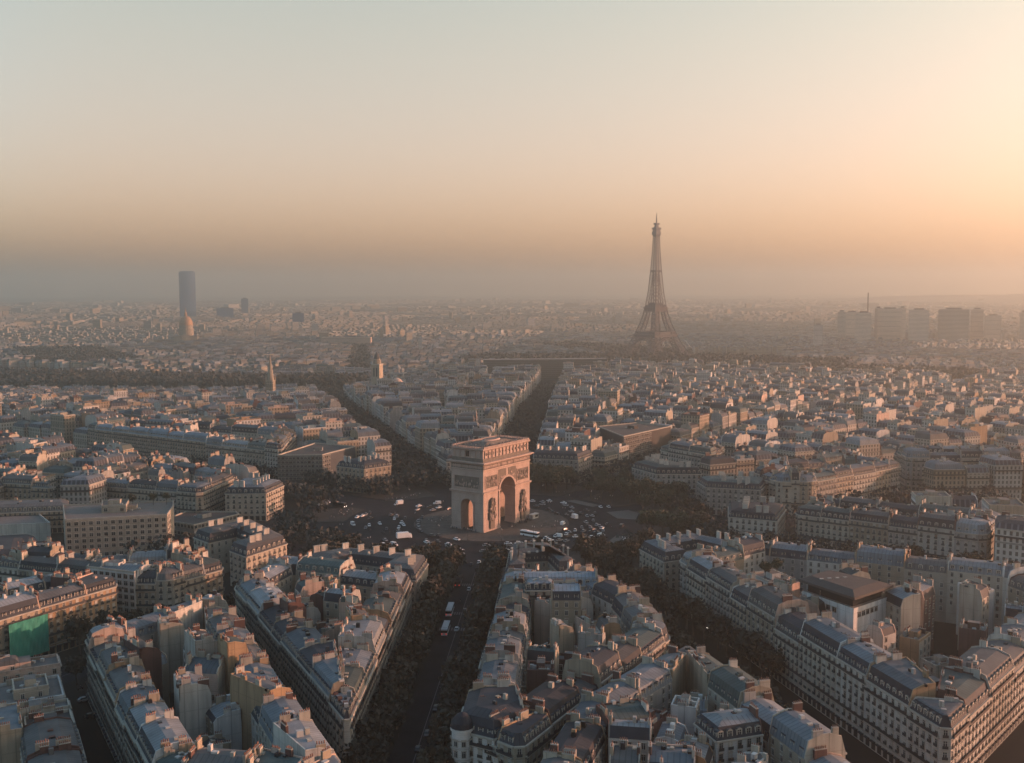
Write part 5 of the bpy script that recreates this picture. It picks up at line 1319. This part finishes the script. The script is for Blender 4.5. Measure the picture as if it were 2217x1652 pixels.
for e in '''bw 69 -40|cw 55 -38|cg 53 -27|cd 47 -36|vw 45 -47|cw 41 -35|cg 43 -27|cd 34 -32|md 67 -13|md 64 -14|cd 75 2|cw 84 -0|cw 82 -4|cg 81 -8|cd 80 -13|vw 80 20|cg 70 27|md 65 34|md 78 42|cw 53 10|cw 51 23|md 51 32|cd 57 28|md 57 36|md 55 39|md 53 35|tw 41 48|cg 43 38|cw 48 64|vw 42 64|cw 43 79|cd 50 78|cd 39 77|cd 44 -5|cg 44 5|cg 41 16|cg 39 23|cd 36 30|cd 27 39|cd 23 39|cd 27 51|cw 11 46|cg 12 61|md 16 68|ug 10 88|cw 121 -41|cw 117 -40|cg 117 -35|cw 119 -31|ud 106 -30|cw -15 -64|cg -22 -63|cg -23 -55|cw -26 -67|cd -20 -48|cd -29 -40|cd -32 -34|cd -36 -28|cd -42 -27|cg -44 -36|cd -50 -32|cd -53 -41|cw -36 -62|cg -38 -55|cg -43 -48|bw -48 -17|vw -43 -1|cg -55 -25|cg -58 -26|cg -60 -13|cg -56 -8|cd -59 -34|cg -55 6|cg -57 15|cd -58 1|cg -60 5|cg -63 -2|cg -65 1|cw -67 6|cd -62 10|cd -64 13|cg -68 12|cd -61 17|cd -64 19|cg -59 27|cw -63 29|cg -64 35|vw -68 25|cw -52 14|cd -46 13|cg -49 19|cw -48 24|cd -51 23|cw -54 29|cd -50 30|md -55 37|cd -69 -4|md -72 2|vd -78 0|cw -81 30|cw -61 -53|cw -66 -54|hw -28 31|Lw -44 30|cw -38 35|cw -41 40|cg -46 39|cg -32 42|cw -32 51|cw -39 48|vw -39 58|cw -40 68|cd -46 50|cd -50 54|cd -54 61|md -48 62|cw -25 49|cw -24 53|cw -27 65|ud -9 131|cw -16 140|uw -15 175|uw -19 200|cw -23 197|cw -11 92|cd -8 97|md -16 159|cd -21 172|cd -36 298|cd -34 278|md -31 260|cd -36 309|md 94 281|cd 77 302|cg 87 290|cd 75 301|cd 106 265|cd -155 283|md -201 287|cd -148 256|cd -117 168|cw -113 148|cw -114 153|cd -98 139|cd -110 189'''.split('|') + EXTRA:
    k, x, y = e.split(); x, y = float(x), float(y); r = math.hypot(x, y); az = math.degrees(math.atan2(x, y))
    zn = zone(x, y)
    if 'bus avenue' in zn: hd = AX['mahon'] + (180 if x + y * 0.117 > -1 else 0)
    elif 'diagonal' in zn: hd = AX['carnot'] + (0 if rt.random() < .5 else 180)
    elif 'lower left' in zn: hd = 218
    elif 'wide' in zn: hd = AX['champs'] + 180
    else: hd = az - 90 + rt.uniform(-22, 22)
    hd = ROTM.get(e, hd)
    lab = SPECIAL.get(e) or f"{'small ' if k[0] in 'c' else ''}{COLN[k[1]]} {KIND[k[0]]} {zn}"
    z = 0.2 if r < 330 else 0.15
    if e == 'hw -28 31': z = 0.25
    t_ = thing(KIND[k[0]].replace(' ', '_'), (x, y, z), lab, KIND[k[0]], 'vehicles round the circle', rz=R(90 - hd), share=True)
    for p in VM[k]:
        obj(p[0], p[1], t_, (p[2], p[3], 0) if len(p) > 2 else (0, 0, 0))
    if k[0] == 'm': t_['rider'] = 1

# ------------------------------------------------------------------ people
def person_mesh(top, seated=False, stride=0.0):
    J = [(0, 0, .95), (0, 0, 1.2), (0, 0, 1.42), (0, 0, 1.53), (0, .02, 1.66), (-.1, .02, .9), (-.1, .05 + stride, .5), (-.1, -stride, .05), (.1, .02, .9), (.1, .05 - stride, .5), (.1, stride, .05), (-.2, 0, 1.4), (-.24, -stride * .6, 1.15), (-.22, .1 - stride * .6, .9), (.2, 0, 1.4), (.24, stride * .6, 1.15), (.22, .1 + stride * .6, .9)]
    if seated:
        for i, (dx, dy, dz) in ((6, (-.14, .35, .75)), (7, (-.16, .3, .3)), (9, (.14, .35, .75)), (10, (.16, .3, .3)), (12, (-.26, .2, 1.15)), (13, (-.26, .45, 1.1)), (15, (.26, .2, 1.15)), (16, (.26, .45, 1.1))): J[i] = (dx, dy, dz)
    E = [(0, 1), (1, 2), (2, 3), (3, 4), (0, 5), (5, 6), (6, 7), (0, 8), (8, 9), (9, 10), (2, 11), (11, 12), (12, 13), (2, 14), (14, 15), (15, 16)]
    RD = [.15, .15, .16, .06, .11, .09, .07, .06, .09, .07, .06, .07, .05, .04, .07, .05, .04]
    me = bpy.data.meshes.new('person'); me.from_pydata(J, E, []); o = bpy.data.objects.new('person', me); col.objects.link(o)
    o.modifiers.new('s', 'SKIN')
    for v, r_ in zip(me.skin_vertices[0].data, RD): v.radius = (r_, r_)
    me.skin_vertices[0].data[0].use_root = True
    o.modifiers.new('d', 'SUBSURF').levels = 1
    m2 = bpy.data.meshes.new_from_object(o.evaluated_get(bpy.context.evaluated_depsgraph_get()))
    bpy.data.objects.remove(o)
    m2.materials.clear()
    for m in (top, 'cloth_dark', 'skin'): m2.materials.append(M[m])
    for p in m2.polygons:
        z = p.center.z; p.material_index = 2 if (1.5 < z < 1.66 and p.center.y > -0.02) or (z < .97 and abs(p.center.x) > .2) else 0 if .9 < z < 1.5 else 1
    return m2
PM = [person_mesh('cloth_dark'), person_mesh('cloth_blue', stride=.12), person_mesh('cloth_pale', stride=.1), person_mesh('cloth_dark', stride=.16), person_mesh('cloth_pale')]
RIDER = person_mesh('cloth_dark', True)
rp = random.Random(12)
RIDERS = []
for o in [o for o in col.objects if o.get('rider')]:
    p = obj('person', RIDER, None, (o.location.x, o.location.y, o.location.z - 0.02), o.rotation_euler[2] - R(90))
    tag(p, 'person riding a motorbike', 'person', 'riders on motorbikes', share=True); RIDERS.append((p, o)); del o['rider']
def crowd(n, fn, label, z):
    for _ in range(n):
        x, y = fn(); tag(obj('person', rp.choice(PM), None, (x, y, z), rp.uniform(0, 6.28)), label, 'person', label.replace('person', 'people', 1), share=True)
def loc(u, v): return (u * 0.429 - v * 0.903, u * 0.903 + v * 0.429)      # arch axes to world
crowd(26, lambda: loc(rp.uniform(23.5, 27), rp.uniform(-11, 10)), 'person standing at the foot of the arch, narrow side', 0.24)
crowd(26, lambda: loc(rp.uniform(-18, 6), rp.uniform(13.5, 19)), 'person in the queue before the sunlit arch face', 0.24)
crowd(14, lambda: (40 + rp.gauss(0, 3), -3 + rp.gauss(0, 4)), 'person in the group on the plaza edge, left of arch', 0.24) if False else crowd(14, lambda: (33 + rp.gauss(0, 3), 0 + rp.gauss(0, 4)), 'person in the loose group on the plaza left of arch', 0.24)
crowd(8, lambda: (rp.uniform(-40, -30), rp.uniform(-8, 12)), 'person strolling on the plaza right of the arch', 0.24)
crowd(26, lambda: pol(rp.uniform(91.5, 101), rp.uniform(86, 103)), 'person on the pale pavement at the left of the circle', 0.25)
crowd(26, lambda: pol(rp.uniform(91.5, 100), rp.uniform(121, 140)), 'person on the pavement beyond the circle, under bare trees', 0.25)
crowd(14, lambda: pol(rp.uniform(92, 102), rp.uniform(196, 222)), 'person on the pavement behind the arch at right', 0.25)
crowd(46, lambda: loc(*rp.choice(((rp.uniform(-21, 21), 10), (rp.uniform(-21, 21), rp.uniform(8.5, 10)), (rp.uniform(20, 21.3), rp.uniform(-10, 10)), (rp.uniform(9, 20), rp.uniform(-8, 8))))), 'person looking out from the roof terrace of the arch', 48.74)

# ------------------------------------------------------------------ street furniture
def lamp_mesh():
    p = MB(); p.lathe([(.22, 0), (.2, .8), (.09, 1.0), (.07, 6.5)], 'iron', 8); p.beam((-.8, 0, 6.4), (.8, 0, 6.4), .07, 'iron')
    h = MB()
    for x in (-.8, .8): h.lathe([(.05, 6.1), (.22, 6.4), (.2, 6.8), (.02, 7.0)], 'frame', 8, x, 0)
    return p.mesh('post'), h.mesh('lantern')
LP, LH = lamp_mesh()
def lamp(x, y, label):
    t_ = thing('street_lamp', (x, y, 0.2), label, 'street lamp', 'street lamps', rz=rp.uniform(0, 3), share=True); obj('post', LP, t_); obj('lantern', LH, t_)
for a in range(0, 360, 12):
    if any(abs((a - axaz(k, 90) + 180) % 360 - 180) < 8 for k in AX): continue
    x, y = pol(90.6, a)
    if in_view(x, y): lamp(x, y, 'twin-headed street lamp on the outer pavement of the circle')
for a in range(6, 366, 24): x, y = pol(45.6, a); lamp(x, y, 'twin-headed street lamp on the rim of the central plaza')
for r in range(125, 330, 26):
    for o in (-9.5, 9.5): x, y = pol(r, AX['mahon']); lamp(x + o, y + o * 0.11, 'twin-headed street lamp along the bus avenue')
t_ = thing('ticket_kiosk', (-23.5, -15, 0.24), 'small white box kiosk at the right foot of the arch', 'kiosk', rz=R(64.6))
mb = MB(); mb.box(-3.2, 3.2, -1.3, 1.3, 0.1, 2.7, 'white_plain'); mb.build('wall', t_); mb = MB(); mb.box(-3.5, 3.5, -1.55, 1.55, 2.7, 2.95, 'frame'); mb.build('roof', t_); mb = MB(); mb.box(-2.4, 0.4, 1.3, 1.34, 1.1, 2.2, 'glass'); mb.build('window', t_)

# things alike in one place are told apart by their order: outwards from the arch, or clockwise round it
alike = {}
for o in col.objects:
    if o.parent is None and o.get('category') in ('tree', 'car', 'motorbike', 'street lamp', 'van'): alike.setdefault(o['label'], []).append(o)
for lab, os_ in alike.items():
    if len(os_) < 2: continue
    turn = 'pavement' in lab or 'rim' in lab or 'ring' in lab
    os_.sort(key=lambda o: (math.degrees(math.atan2(o.location.x, o.location.y)) - AX['mahon']) % 360 if turn else math.hypot(o.location.x, o.location.y))
    for i, o in enumerate(os_): o['label'] = f"{lab}, {nth(i)} " + ('clockwise' if turn else 'from the arch')
for p, b in RIDERS: p['label'] = 'person riding the ' + b['label']
for o in col.objects:
    if o.get('label') and not 4 <= len(o['label'].split()) <= 16: print('LABEL LENGTH', o['label'])

# ------------------------------------------------------------------ haze
mb = MB(); mb.box(-17000, 17000, -17000, 17000, -26.5, 316.0, 'trim')
me = mb.mesh('haze'); me.materials.clear()
hm = bpy.data.materials.new('haze'); hm.use_nodes = True; hn = hm.node_tree.nodes; hn.remove(hn['Principled BSDF'])
hv = hn.new('ShaderNodeVolumePrincipled'); hv.inputs['Color'].default_value = (*HAZE_COL, 1); hv.inputs['Density'].default_value = HAZE_D; hv.inputs['Anisotropy'].default_value = HAZE_G
hm.node_tree.links.new(hv.outputs[0], hn['Material Output'].inputs['Volume'])
me.materials.append(hm)
o = stuff(obj('haze', me)); tag(o, 'brownish evening haze lying over the whole city', 'haze')
print('trees', ntree, 'spots', len(spots), 'objects', len(col.objects))
